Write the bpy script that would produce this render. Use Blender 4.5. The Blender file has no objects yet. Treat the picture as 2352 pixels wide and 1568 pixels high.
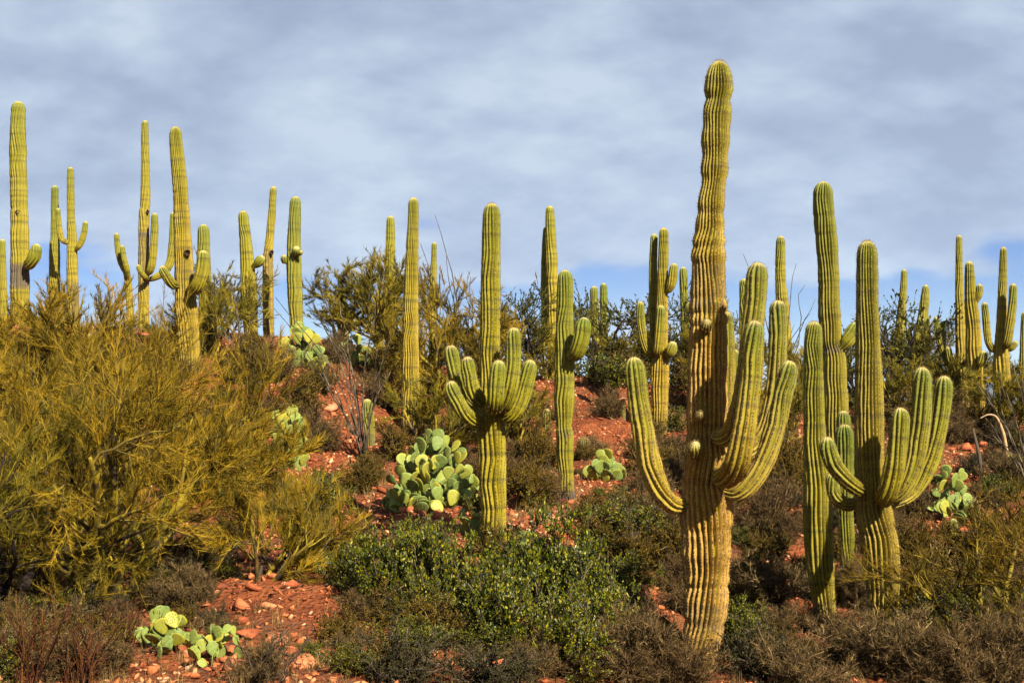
import bpy, math, random
import numpy as np
from mathutils import Vector, Matrix, Quaternion

R = math.radians
SC = bpy.context.scene
COL = SC.collection

# ------------------------------------------------------------------ camera
FPX = 3266.0                      # focal length in the 2352 px wide picture
PITCH = math.atan2(181.0, FPX)
cam_d = bpy.data.cameras.new('camera')
cam_d.sensor_width = 36.0
cam_d.lens = 36.0 * FPX / 2352.0
cam_d.clip_start = 0.1
cam_d.clip_end = 40000.0
cam = bpy.data.objects.new('camera', cam_d)
COL.objects.link(cam)
cam.rotation_euler = (R(90) + PITCH, 0, 0)
SC.camera = cam

# ------------------------------------------------------------------ sky, sun, exposure
SUN_AZ, SUN_EL = R(30), R(38)     # sun behind the photographer's right shoulder
to_sun = Vector((math.sin(SUN_AZ) * math.cos(SUN_EL), -math.cos(SUN_AZ) * math.cos(SUN_EL), math.sin(SUN_EL)))
world = bpy.data.worlds.new('World')
SC.world = world
world.use_nodes = True
wn = world.node_tree
wn.nodes.clear()


def nd(nt, typ, **kw):
    n = nt.nodes.new(typ)
    for k, v in kw.items():
        if k.startswith('i_'):
            n.inputs[k[2:].replace('_', ' ')].default_value = v
        else:
            setattr(n, k, v)
    return n


def lk(nt, a, b):
    nt.links.new(a, b)


def ramp(nt, fac, stops, interp='LINEAR'):
    n = nt.nodes.new('ShaderNodeValToRGB')
    n.color_ramp.interpolation = interp
    els = n.color_ramp.elements
    els[0].position, els[0].color = stops[0][0], (*stops[0][1], 1)
    els[1].position, els[1].color = stops[1][0], (*stops[1][1], 1)
    for p, c in stops[2:]:
        e = els.new(p)
        e.color = (*c, 1)
    nt.links.new(fac, n.inputs['Fac'])
    return n.outputs['Color']


def mixc(nt, fac, a, b, mode='MIX'):
    n = nt.nodes.new('ShaderNodeMix')
    n.data_type = 'RGBA'
    n.blend_type = mode
    n.clamp_factor = True
    for sock, v in ((n.inputs[0], fac), (n.inputs[6], a), (n.inputs[7], b)):
        if hasattr(v, 'is_linked'):
            nt.links.new(v, sock)
        elif isinstance(v, (int, float)):
            sock.default_value = v
        else:
            sock.default_value = (*v, 1)
    return n.outputs[2]


def mth(nt, op, a, b=None, c=None, clamp=False):
    n = nt.nodes.new('ShaderNodeMath')
    n.operation = op
    n.use_clamp = clamp
    for i, v in enumerate((a, b, c)):
        if v is None:
            continue
        if hasattr(v, 'is_linked'):
            nt.links.new(v, n.inputs[i])
        else:
            n.inputs[i].default_value = v
    return n.outputs[0]


def smooth(nt, v, lo, hi):
    n = nt.nodes.new('ShaderNodeMapRange')
    n.interpolation_type = 'SMOOTHSTEP'
    n.inputs['From Min'].default_value = lo
    n.inputs['From Max'].default_value = hi
    nt.links.new(v, n.inputs['Value'])
    return n.outputs['Result']


tc = nd(wn, 'ShaderNodeTexCoord')
sky = nd(wn, 'ShaderNodeTexSky', sky_type='NISHITA')
sky.sun_disc = False
sky.sun_elevation = SUN_EL
sky.sun_rotation = math.pi - SUN_AZ
sky.altitude = 900
sky.air_density = 1.0
sky.dust_density = 0.2
sky.ozone_density = 3.0
sep = nd(wn, 'ShaderNodeSeparateXYZ')
lk(wn, tc.outputs['Generated'], sep.inputs[0])
zz = mth(wn, 'ADD', mth(wn, 'MAXIMUM', sep.outputs['Z'], 0.0), 0.42)
cx = mth(wn, 'DIVIDE', sep.outputs['X'], zz)
cy = mth(wn, 'DIVIDE', sep.outputs['Y'], zz)
comb = nd(wn, 'ShaderNodeCombineXYZ')
lk(wn, cx, comb.inputs[0])
lk(wn, cy, comb.inputs[1])
mp = nd(wn, 'ShaderNodeMapping')
mp.inputs['Rotation'].default_value = (0, 0, R(-38))
mp.inputs['Scale'].default_value = (0.85, 1.15, 1)
lk(wn, comb.outputs[0], mp.inputs['Vector'])
n1 = nd(wn, 'ShaderNodeTexNoise', noise_dimensions='2D')
n1.inputs['Scale'].default_value = 8.0
n1.inputs['Detail'].default_value = 4.5
n1.inputs['Roughness'].default_value = 0.57
n1.inputs['Distortion'].default_value = 0.0
lk(wn, mp.outputs[0], n1.inputs['Vector'])
n2 = nd(wn, 'ShaderNodeTexNoise', noise_dimensions='2D')
n2.inputs['Scale'].default_value = 2.2
n2.inputs['Detail'].default_value = 2.0
lk(wn, mp.outputs[0], n2.inputs['Vector'])
n3 = nd(wn, 'ShaderNodeTexNoise', noise_dimensions='2D')
n3.inputs['Scale'].default_value = 5.0
n3.inputs['Detail'].default_value = 4.0
mp3 = nd(wn, 'ShaderNodeMapping')
mp3.inputs['Location'].default_value = (1.4, 2.9, 0)
mp3.inputs['Rotation'].default_value = (0, 0, R(-12))
mp3.inputs['Scale'].default_value = (0.8, 1.0, 1)
lk(wn, comb.outputs[0], mp3.inputs['Vector'])
lk(wn, mp3.outputs[0], n3.inputs['Vector'])
dens = mth(wn, 'ADD', mth(wn, 'MULTIPLY', n1.outputs['Fac'], 0.6), mth(wn, 'MULTIPLY', n2.outputs['Fac'], 0.4))
K = 10.0                           # the background strength is 0.1
cloud = ramp(wn, dens, [(0.36, (0.095 * K, 0.115 * K, 0.160 * K)), (0.50, (0.128 * K, 0.153 * K, 0.198 * K)),
                        (0.64, (0.170 * K, 0.196 * K, 0.230 * K))])
bluesky = nd(wn, 'ShaderNodeHueSaturation')
bluesky.inputs['Saturation'].default_value = 1.75
bluesky.inputs['Value'].default_value = 0.27
bluesky.inputs['Hue'].default_value = 0.535
lk(wn, sky.outputs['Color'], bluesky.inputs['Color'])
# the cloud deck thins out towards its far edge, low over the horizon
edge = smooth(wn, sep.outputs['Z'], 0.155, 0.075)
gap = mth(wn, 'SUBTRACT', mth(wn, 'ADD', n3.outputs['Fac'], mth(wn, 'MULTIPLY', edge, 0.40)), 0.0)
clear = smooth(wn, gap, 0.74, 0.92)
clear = mth(wn, 'MULTIPLY', clear, 0.92)
skycol = mixc(wn, clear, cloud, bluesky.outputs['Color'])
bg = nd(wn, 'ShaderNodeBackground')
bg.inputs['Strength'].default_value = 0.1
lk(wn, skycol, bg.inputs['Color'])
wo = nd(wn, 'ShaderNodeOutputWorld')
lk(wn, bg.outputs[0], wo.inputs['Surface'])

sun_d = bpy.data.lights.new('sun', 'SUN')
sun_d.energy = 5.0
sun_d.angle = R(0.53)
sun_d.color = (1.0, 0.93, 0.80)
sun = bpy.data.objects.new('sun', sun_d)
COL.objects.link(sun)
sun.rotation_euler = to_sun.to_track_quat('Z', 'Y').to_euler()
sun.location = (20, -40, 40)

SC.view_settings.view_transform = 'Standard'
SC.view_settings.look = 'None'
SC.view_settings.gamma = 1.0
SC.view_settings.use_curve_mapping = False
SC.view_settings.exposure = 1.7
SC.cycles.max_bounces = 3
SC.cycles.diffuse_bounces = 1
SC.cycles.glossy_bounces = 1
SC.cycles.transmission_bounces = 1
SC.cycles.volume_bounces = 0
SC.cycles.transparent_max_bounces = 4

# ------------------------------------------------------------------ helpers
rng = np.random.default_rng(11)
random.seed(5)


def hash2(ix, iy, seed):
    v = np.sin(ix * 127.1 + iy * 311.7 + seed * 74.7) * 43758.5453
    return v - np.floor(v)


def vnoise(x, y, seed=0):
    x = np.asarray(x, float); y = np.asarray(y, float)
    ix, iy = np.floor(x), np.floor(y)
    fx, fy = x - ix, y - iy
    fx = fx * fx * (3 - 2 * fx); fy = fy * fy * (3 - 2 * fy)
    a = hash2(ix, iy, seed); b = hash2(ix + 1, iy, seed)
    c = hash2(ix, iy + 1, seed); d = hash2(ix + 1, iy + 1, seed)
    return (a + (b - a) * fx) * (1 - fy) + (c + (d - c) * fx) * fy


def fbm(x, y, seed=0, octs=4, gain=0.5):
    s = 0; a = 1; t = 0
    for o in range(octs):
        s = s + a * (vnoise(x * 2 ** o, y * 2 ** o, seed + o * 13) - 0.5)
        t += a; a *= gain
    return s / t


def ray(px, py):
    u = (px - 1176.0) / FPX
    v = (784.0 - py) / FPX
    cp, sp = math.cos(PITCH), math.sin(PITCH)
    y = cp - v * sp
    return u / y, (sp + v * cp) / y, 1.0 / y       # x and z per metre of depth, and slant


def P(px, py, d):
    a, b, _ = ray(px, py)
    return np.array([a * d, d, b * d])


def mpp(d):
    return d / FPX                                   # metres for one pixel at depth d


# ------------------------------------------------------------------ the lie of the land
CTRL = [(1605, 1528, 16.3), (2026, 1480, 17.5), (1900, 1460, 19.4), (1135, 1245, 19), (1305, 1150, 25),
        (942, 998, 30), (850, 1024, 27), (1517, 998, 32), (435, 850, 30), (576, 778, 34), (618, 778, 36),
        (683, 778, 34), (45, 750, 35), (1922, 1075, 26), (2215, 945, 33), (2312, 990, 30), (2247, 950, 33),
        (0, 1568, 13.6), (800, 1568, 14), (1400, 1568, 15), (2352, 1568, 15.3), (260, 1400, 17.2),
        (400, 1490, 15.4), (700, 1260, 20), (650, 1110, 24), (780, 905, 30), (200, 1010, 26), (600, 1335, 17.6),
        (700, 1480, 15.2), (1700, 1210, 23), (2200, 1050, 27), (2120, 1240, 22), (1400, 888, 35),
        (1760, 985, 32), (1290, 1210, 22.5), (1560, 1080, 28), (900, 1180, 22.5), (1050, 1175, 21.8),
        (30, 1420, 16.6), (820, 800, 37), (1000, 860, 36)]
pts = [P(*c) for c in CTRL]
pts += [np.array(p, float) for p in [
    (0, 0, -1.66), (0, 5, -2.15), (0, 10, -2.8), (-8, 8, -2.7), (8, 8, -2.7), (-9, 0, -1.8), (9, 0, -1.8),
    (-24, 0, -1.8), (24, 0, -1.9), (-24, 16, -1.6), (24, 16, -2.4), (-26, 34, 2.2), (24, 32, -0.8),
    (-14, 46, 0.6), (-4, 46, 0.2), (4, 47, -0.8), (15, 46, -1.6), (-20, 60, -4.5), (0, 62, -5), (20, 60, -5.5),
    (-16, 37, 2.5), (0, -10, -1.6), (-20, -10, -1.7), (20, -10, -1.7)]]
pts = np.array(pts)


def tps_k(r2):
    return np.where(r2 > 1e-9, 0.5 * r2 * np.log(np.maximum(r2, 1e-9)), 0.0)


_n = len(pts)
_A = np.zeros((_n + 3, _n + 3))
_d2 = (pts[:, None, 0] - pts[None, :, 0]) ** 2 + (pts[:, None, 1] - pts[None, :, 1]) ** 2
_A[:_n, :_n] = tps_k(_d2) + np.eye(_n) * 0.35
_A[:_n, _n] = 1; _A[:_n, _n + 1] = pts[:, 0]; _A[:_n, _n + 2] = pts[:, 1]
_A[_n, :_n] = 1; _A[_n + 1, :_n] = pts[:, 0]; _A[_n + 2, :_n] = pts[:, 1]
_W = np.linalg.solve(_A, np.concatenate([pts[:, 2], np.zeros(3)]))
PLAIN = -9.0


def hbase(x, y):
    x = np.atleast_1d(np.asarray(x, float)); y = np.atleast_1d(np.asarray(y, float))
    shp = x.shape
    xf, yf = x.ravel(), y.ravel()
    out = np.empty(len(xf))
    for i in range(0, len(xf), 20000):
        xs, ys = xf[i:i + 20000], yf[i:i + 20000]
        k = tps_k((xs[:, None] - pts[None, :, 0]) ** 2 + (ys[:, None] - pts[None, :, 1]) ** 2)
        out[i:i + 20000] = k @ _W[:_n] + _W[_n] + _W[_n + 1] * xs + _W[_n + 2] * ys
    cx_ = np.abs(xf) / 30.0; cy_ = np.maximum((yf - 58) / 14.0, (-10 - yf) / 8.0)
    m = np.clip(np.maximum((cx_ - 0.85) / 0.9, cy_), 0, 1)
    m = m * m * (3 - 2 * m)
    z = np.clip(out, -9, 4) * (1 - m) + PLAIN * m
    return z.reshape(shp)


def relief(x, y):
    near = np.exp(-np.maximum(np.abs(y - 25) - 22, 0) / 8.0) * np.exp(-np.maximum(np.abs(x) - 20, 0) / 8.0)
    a = fbm(x * 0.55, y * 0.55, 3, 4) * 0.34
    b = np.abs(fbm(x * 1.9, y * 1.9, 9, 3)) * 0.16
    c = fbm(x * 6.0, y * 6.0, 21, 2) * 0.10
    return (a + b + c) * near


def H(x, y):
    return hbase(x, y) + relief(np.asarray(x, float), np.asarray(y, float))


def h1(x, y):
    return float(H(np.array([x]), np.array([y]))[0])


_DS = np.arange(11.0, 58.0, 0.12)


def ground_at(px, py):
    """first place where the line of sight through a picture point meets the land"""
    a, b, _ = ray(px, py)
    z = H(a * _DS, _DS)
    hit = np.nonzero(z >= b * _DS)[0]
    if len(hit) == 0:
        return None
    d = _DS[hit[0]]
    return np.array([a * d, d, z[hit[0]]])


def on_ground(px, d):
    a, _, _ = ray(px, 965)
    return np.array([a * d, d, h1(a * d, d)])


# ------------------------------------------------------------------ mesh helpers
def add_attr(me, name, vals, dom='POINT'):
    at = me.attributes.new(name, 'FLOAT', dom)
    at.data.foreach_set('value', np.ascontiguousarray(vals, dtype=np.float32))


def mesh_np(name, verts, faces, mats=None, smooth_=True, attrs=None, matidx=None):
    """faces: list of (n,k) int arrays"""
    me = bpy.data.meshes.new(name)
    verts = np.asarray(verts, dtype=np.float32)
    me.vertices.add(len(verts))
    me.vertices.foreach_set('co', verts.ravel())
    if not isinstance(faces, (list, tuple)):
        faces = [faces]
    faces = [np.asarray(f, dtype=np.int32) for f in faces if len(f)]
    nl = sum(f.size for f in faces); nf = sum(len(f) for f in faces)
    me.loops.add(nl); me.polygons.add(nf)
    me.loops.foreach_set('vertex_index', np.concatenate([f.ravel() for f in faces]))
    starts = []; tot = 0
    for f in faces:
        starts.append(tot + np.arange(len(f)) * f.shape[1]); tot += f.size
    me.polygons.foreach_set('loop_start', np.concatenate(starts).astype(np.int32))
    if smooth_:
        me.polygons.foreach_set('use_smooth', np.ones(nf, dtype=bool))
    for m in (mats if isinstance(mats, (list, tuple)) else [mats]):
        if m is not None:
            me.materials.append(m)
    if matidx is not None:
        me.polygons.foreach_set('material_index', np.asarray(matidx, dtype=np.int32))
    if attrs:
        for k, v in attrs.items():
            add_attr(me, k, v)
    me.update(calc_edges=True)
    return me


def obj(name, me, parent=None, loc=None):
    o = bpy.data.objects.new(name, me)
    COL.objects.link(o)
    if parent is not None:
        o.parent = parent
    if loc is not None:
        o.location = loc
    return o


def tag(o, label=None, cat=None, group=None, kind=None):
    if label: o['label'] = label
    if cat: o['category'] = cat
    if group: o['group'] = group
    if kind: o['kind'] = kind
    return o


def thing(name, label, cat, loc, group=None):
    o = bpy.data.objects.new(name, None)
    o.empty_display_size = 0.2
    COL.objects.link(o)
    o.location = loc
    return tag(o, label, cat, group)


class Tubes:
    """many tapered tubes in one mesh"""
    def __init__(s):
        s.v = []; s.q = []; s.t = []; s.r = []; s.n = 0

    def add(s, pl, rad, k=5, tone=None):
        pl = np.asarray(pl, float); rad = np.asarray(rad, float)
        m = len(pl)
        tg = np.gradient(pl, axis=0)
        tg /= np.linalg.norm(tg, axis=1, keepdims=True) + 1e-9
        ref = np.array([0.31, 0.83, 0.46]) if abs(tg[0, 2]) > 0.8 else np.array([0.05, 0.11, 0.99])
        a = np.cross(tg, ref); a /= np.linalg.norm(a, axis=1, keepdims=True) + 1e-9
        b = np.cross(tg, a)
        th = np.arange(k) * 2 * math.pi / k
        ring = pl[:, None, :] + rad[:, None, None] * (np.cos(th)[None, :, None] * a[:, None, :] + np.sin(th)[None, :, None] * b[:, None, :])
        s.v.append(ring.reshape(-1, 3))
        i = np.arange(m - 1)[:, None] * k; j = np.arange(k)[None, :]; j2 = (j + 1) % k
        q = np.stack([i + j, i + j2, i + k + j2, i + k + j], -1).reshape(-1, 4) + s.n
        s.q.append(q)
        s.v.append(pl[-1][None, :] + tg[-1][None, :] * rad[-1])
        tip = s.n + m * k
        base = s.n + (m - 1) * k
        s.t.append(np.stack([base + np.arange(k), base + (np.arange(k) + 1) % k, np.full(k, tip)], -1))
        s.r.append(np.full(m * k + 1, random.random() if tone is None else tone))
        s.n += m * k + 1

    def mesh(s, name, mat):
        return mesh_np(name, np.concatenate(s.v), [np.concatenate(s.q), np.concatenate(s.t)], mat, True, {'tone': np.concatenate(s.r)})


def blades(start, dirs, length, width, tone=None, bend=0.0):
    """one thin tapered blade (2 triangles, slightly bent) for each row"""
    n = len(start)
    d = dirs / (np.linalg.norm(dirs, axis=1, keepdims=True) + 1e-9)
    rnd = rng.normal(size=(n, 3))
    side = np.cross(d, rnd); side /= np.linalg.norm(side, axis=1, keepdims=True) + 1e-9
    L = length[:, None]; w = width[:, None] * 0.5
    up = np.cross(side, d)
    mid = start + d * L * 0.5 + up * L * bend
    v = np.stack([start - side * w, start + side * w, mid + side * w * 0.85, mid - side * w * 0.85, start + d * L], 1).reshape(-1, 3)
    if bend < 0:                                         # plain sliver: one triangle
        v = v.reshape(-1, 5, 3)[:, [0, 1, 4], :].reshape(-1, 3)
        tone = rng.random(n) if tone is None else tone
        return v, np.zeros((0, 4), int), np.arange(n * 3).reshape(-1, 3), np.repeat(tone, 3)
    b = np.arange(n)[:, None] * 5
    q = b + np.array([[0, 1, 2, 3]]); t = b + np.array([[3, 2, 4]])
    tone = rng.random(n) if tone is None else tone
    return v, q, t, np.repeat(tone, 5)


def leaves(start, dirs, length, width, tone=None):
    """diamond leaves folded a little along the midrib"""
    n = len(start)
    d = dirs / (np.linalg.norm(dirs, axis=1, keepdims=True) + 1e-9)
    rnd = rng.normal(size=(n, 3))
    side = np.cross(d, rnd); side /= np.linalg.norm(side, axis=1, keepdims=True) + 1e-9
    up = np.cross(side, d)
    L = length[:, None]; w = width[:, None] * 0.5
    v = np.stack([start, start + d * L * 0.5 + side * w + up * w * 0.3, start + d * L, start + d * L * 0.5 - side * w + up * w * 0.3], 1).reshape(-1, 3)
    b = np.arange(n)[:, None] * 4
    t = np.concatenate([b + np.array([[0, 1, 2]]), b + np.array([[0, 2, 3]])])
    tone = rng.random(n) if tone is None else tone
    return v, t, np.repeat(tone, 4)


# ------------------------------------------------------------------ materials
def new_mat(name):
    m = bpy.data.materials.new(name)
    m.use_nodes = True
    nt = m.node_tree
    nt.nodes.clear()
    return m, nt


def attr(nt, name):
    n = nt.nodes.new('ShaderNodeAttribute')
    n.attribute_name = name
    return n.outputs['Fac']


def noise(nt, scale, detail=3.0, rough=0.55, vec=None, dist=0.0):
    n = nt.nodes.new('ShaderNodeTexNoise')
    n.inputs['Scale'].default_value = scale
    n.inputs['Detail'].default_value = detail
    n.inputs['Roughness'].default_value = rough
    n.inputs['Distortion'].default_value = dist
    if vec is not None:
        nt.links.new(vec, n.inputs['Vector'])
    return n.outputs['Fac']


def objco(nt):
    return nt.nodes.new('ShaderNodeTexCoord').outputs['Object']


def worldco(nt):
    return nt.nodes.new('ShaderNodeNewGeometry').outputs['Position']


def finish(nt, col, rough=0.7, spec=0.25, bump=None, bstr=0.3, bdist=0.02, trans=0.0, gamma=1.48):
    b = nt.nodes.new('ShaderNodeBsdfPrincipled')
    if hasattr(col, 'is_linked'):
        gm = nt.nodes.new('ShaderNodeGamma')
        gm.inputs['Gamma'].default_value = gamma
        nt.links.new(col, gm.inputs['Color'])
        col = gm.outputs[0]
    if hasattr(col, 'is_linked'):
        nt.links.new(col, b.inputs['Base Color'])
    else:
        b.inputs['Base Color'].default_value = (*col, 1)
    b.inputs['Roughness'].default_value = rough
    b.inputs['Specular IOR Level'].default_value = spec
    if bump is not None:
        bp = nt.nodes.new('ShaderNodeBump')
        bp.inputs['Strength'].default_value = bstr
        bp.inputs['Distance'].default_value = bdist
        nt.links.new(bump, bp.inputs['Height'])
        nt.links.new(bp.outputs[0], b.inputs['Normal'])
    o = nt.nodes.new('ShaderNodeOutputMaterial')
    if trans > 0:
        tr = nt.nodes.new('ShaderNodeBsdfTranslucent')
        if hasattr(col, 'is_linked'):
            nt.links.new(col, tr.inputs['Color'])
        else:
            tr.inputs['Color'].default_value = (*col, 1)
        mx = nt.nodes.new('ShaderNodeMixShader')
        mx.inputs[0].default_value = trans
        nt.links.new(b.outputs[0], mx.inputs[1]); nt.links.new(tr.outputs[0], mx.inputs[2])
        nt.links.new(mx.outputs[0], o.inputs['Surface'])
    else:
        nt.links.new(b.outputs[0], o.inputs['Surface'])


def tone_mat(name, stops, rough=0.8, spec=0.15, trans=0.0, big=0.0, attn='tone', vary=None):
    m, nt = new_mat(name)
    f = attr(nt, attn)
    if big:
        f = mth(nt, 'ADD', mth(nt, 'MULTIPLY', f, 1 - big), mth(nt, 'MULTIPLY', noise(nt, 2.2, 2, vec=objco(nt)), big))
    c = ramp(nt, f, stops)
    if vary:                                             # plants of one kind differ from one another
        rr_ = nt.nodes.new('ShaderNodeObjectInfo').outputs['Random']
        c = mixc(nt, mth(nt, 'MULTIPLY', rr_, 0.55), c, mixc(nt, 1.0, c, vary, 'MULTIPLY'))
    finish(nt, c, rough, spec, trans=trans)
    return m


# saguaro skin: yellow green flesh, straw coloured spine lines on the ribs, grey cork and scars
MAT_SAG, nt = new_mat('saguaro_skin')
oc = objco(nt)
rib, ln, tint, tan_, cork, cap = [attr(nt, k) for k in ('rib', 'len', 'tint', 'tan', 'cork', 'cap')]
big = noise(nt, 2.6, 3, vec=oc)
flesh = mixc(nt, tint, (0.42, 0.335, 0.013), (0.13, 0.185, 0.018))
flesh = mixc(nt, mth(nt, 'MULTIPLY', smooth(nt, big, 0.35, 0.7), 0.45), flesh, (0.28, 0.255, 0.012))
# growth bands
bandc = nt.nodes.new('ShaderNodeCombineXYZ'); lk(nt, ln, bandc.inputs[0])
band = noise(nt, 8.0, 4, vec=bandc.outputs[0])
flesh = mixc(nt, mth(nt, 'MULTIPLY', smooth(nt, band, 0.46, 0.66), 0.75), flesh, (0.135, 0.125, 0.028))
srnd = nt.nodes.new('ShaderNodeObjectInfo').outputs['Random']
flesh = mixc(nt, mth(nt, 'MULTIPLY', srnd, 0.42), flesh, (0.20, 0.215, 0.045))
strawy = mixc(nt, smooth(nt, noise(nt, 14, 3, vec=oc), 0.35, 0.7), (0.50, 0.325, 0.12), (0.35, 0.215, 0.075))
col = mixc(nt, mth(nt, 'MULTIPLY', smooth(nt, rib, 0.15, 0.8), tan_), flesh, strawy)
dots = smooth(nt, mth(nt, 'SINE', mth(nt, 'MULTIPLY', mth(nt, 'ADD', ln, mth(nt, 'MULTIPLY', noise(nt, 7, 2, vec=oc), 0.25)), 2 * math.pi / 0.045)), -0.75, 0.05)
col = mixc(nt, mth(nt, 'MULTIPLY', mth(nt, 'MULTIPLY', smooth(nt, rib, 0.90, 0.97), dots), 0.85), col, (0.075, 0.048, 0.028))
ck = mth(nt, 'MULTIPLY', cork, smooth(nt, mth(nt, 'ADD', noise(nt, 9, 4, vec=oc), mth(nt, 'MULTIPLY', cork, 0.45)), 0.55, 0.75))
corkc = mixc(nt, noise(nt, 40, 3, vec=oc), (0.055, 0.045, 0.04), (0.26, 0.21, 0.17))
col = mixc(nt, ck, col, corkc)
scar = smooth(nt, noise(nt, 15, 3, vec=oc), 0.665, 0.72)
col = mixc(nt, mth(nt, 'MULTIPLY', scar, 0.85), col, (0.075, 0.05, 0.03))
col = mixc(nt, cap, col, (0.62, 0.52, 0.29))
finish(nt, col, 0.62, 0.22, bump=noise(nt, 60, 3, vec=oc), bstr=0.25, bdist=0.01)

MAT_SPINE = tone_mat('cactus_spines', [(0.0, (0.20, 0.13, 0.055)), (1.0, (0.46, 0.35, 0.17))], 0.6, 0.2)
MAT_BARREL, nt = new_mat('barrel_skin')
col = mixc(nt, smooth(nt, attr(nt, 'rib'), 0.6, 0.95), (0.10, 0.13, 0.025), (0.34, 0.20, 0.09))
finish(nt, col, 0.7, 0.2)

MAT_HOLE, nt = new_mat('nest_hole')
finish(nt, mixc(nt, noise(nt, 30, 3, vec=objco(nt)), (0.035, 0.022, 0.015), (0.13, 0.085, 0.05)), 0.9, 0.1)

MAT_PAD, nt = new_mat('prickly_pear_pad')
oc = objco(nt)
oi = nt.nodes.new('ShaderNodeObjectInfo').outputs['Random']
base = ramp(nt, oi, [(0.0, (0.17, 0.23, 0.075)), (0.4, (0.24, 0.29, 0.09)), (0.7, (0.31, 0.325, 0.075)), (1.0, (0.40, 0.345, 0.035))])
base = mixc(nt, smooth(nt, noise(nt, 4.5, 3, vec=oc), 0.4, 0.75), base, (0.32, 0.34, 0.12))
vo = nt.nodes.new('ShaderNodeTexVoronoi'); vo.inputs['Scale'].default_value = 6.5
vo.inputs['Randomness'].default_value = 0.45
lk(nt, oc, vo.inputs['Vector'])
dot = smooth(nt, vo.outputs['Distance'], 0.30, 0.17)
base = mixc(nt, mth(nt, 'MULTIPLY', dot, 0.8), base, (0.10, 0.08, 0.035))
base = mixc(nt, smooth(nt, noise(nt, 6, 3, vec=oc), 0.64, 0.70), base, (0.19, 0.14, 0.08))
finish(nt, base, 0.6, 0.25)

MAT_PV_TWIG = tone_mat('palo_verde_twigs', [(0.15, (0.07, 0.064, 0.011)), (0.4, (0.20, 0.155, 0.012)), (0.65, (0.36, 0.255, 0.014)), (0.9, (0.50, 0.34, 0.025))], 0.7, 0.2, 0.12, big=0.3)
MAT_PV_GREEN = tone_mat('palo_verde_green_twigs', [(0.15, (0.07, 0.065, 0.012)), (0.5, (0.23, 0.195, 0.016)), (0.85, (0.42, 0.32, 0.024))], 0.7, 0.2, 0.12, big=0.3)
MAT_PV_BARK, nt = new_mat('palo_verde_bark')
oc = objco(nt)
c_ = mixc(nt, smooth(nt, noise(nt, 5, 4, vec=oc), 0.42, 0.62), (0.33, 0.26, 0.030), (0.17, 0.135, 0.04))
c_ = mixc(nt, smooth(nt, noise(nt, 11, 4, vec=oc), 0.52, 0.62), c_, (0.10, 0.075, 0.05))
finish(nt, c_, 0.75, 0.2, bump=noise(nt, 45, 3, vec=oc), bstr=0.4)
MAT_DARKWOOD, nt = new_mat('dark_wood')
c_ = mixc(nt, noise(nt, 14, 4, vec=objco(nt)), (0.030, 0.022, 0.018), (0.11, 0.085, 0.068))
finish(nt, c_, 0.9, 0.1)
MAT_GREYWOOD = tone_mat('grey_twigs', [(0.0, (0.055, 0.042, 0.033)), (0.6, (0.13, 0.10, 0.075)), (1.0, (0.25, 0.20, 0.15))], 0.9, 0.1)
MAT_BROWNTWIG = tone_mat('brown_twigs', [(0.0, (0.065, 0.048, 0.028)), (0.5, (0.16, 0.117, 0.058)), (0.8, (0.25, 0.185, 0.08)), (1.0, (0.42, 0.32, 0.18))], 0.9, 0.1, vary=(0.55, 0.44, 0.42))
MAT_REDTWIG = tone_mat('reddish_twigs', [(0.0, (0.06, 0.028, 0.018)), (0.6, (0.15, 0.06, 0.03)), (1.0, (0.20, 0.12, 0.05))], 0.9, 0.1)
MAT_LEAF = tone_mat('shrub_leaves', [(0.15, (0.050, 0.072, 0.009)), (0.45, (0.13, 0.165, 0.011)), (0.72, (0.27, 0.275, 0.013)), (0.92, (0.48, 0.40, 0.025))], 0.5, 0.35, 0.25, big=0.25, vary=(0.95, 0.75, 0.8))
MAT_LEAF_GREY = tone_mat('grey_green_leaves', [(0.1, (0.045, 0.045, 0.018)), (0.6, (0.10, 0.10, 0.032)), (0.95, (0.19, 0.16, 0.05))], 0.8, 0.15, 0.15, big=0.3)
MAT_LEAF_OLIVE = tone_mat('olive_leaves', [(0.1, (0.065, 0.05, 0.010)), (0.5, (0.18, 0.13, 0.012)), (0.9, (0.34, 0.235, 0.02))], 0.8, 0.15, 0.15, big=0.3, vary=(0.5, 0.62, 1.0))
MAT_MESQ = tone_mat('mesquite_leaves', [(0.1, (0.055, 0.06, 0.018)), (0.5, (0.14, 0.135, 0.03)), (0.9, (0.26, 0.22, 0.05))], 0.8, 0.15, 0.2, big=0.3)
MAT_OCO, nt = new_mat('ocotillo_cane')
finish(nt, mixc(nt, smooth(nt, noise(nt, 6, 3, vec=objco(nt)), 0.4, 0.65), (0.075, 0.06, 0.04), (0.22, 0.18, 0.13)), 0.85, 0.15)
MAT_GRASS = tone_mat('dry_grass', [(0.0, (0.18, 0.12, 0.05)), (0.6, (0.34, 0.25, 0.11)), (1.0, (0.48, 0.38, 0.19))], 0.8, 0.15, 0.2)
MAT_DEAD, nt = new_mat('bleached_wood')
finish(nt, mixc(nt, noise(nt, 12, 4, vec=objco(nt)), (0.30, 0.21, 0.12), (0.55, 0.42, 0.26)), 0.8, 0.15)

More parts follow.
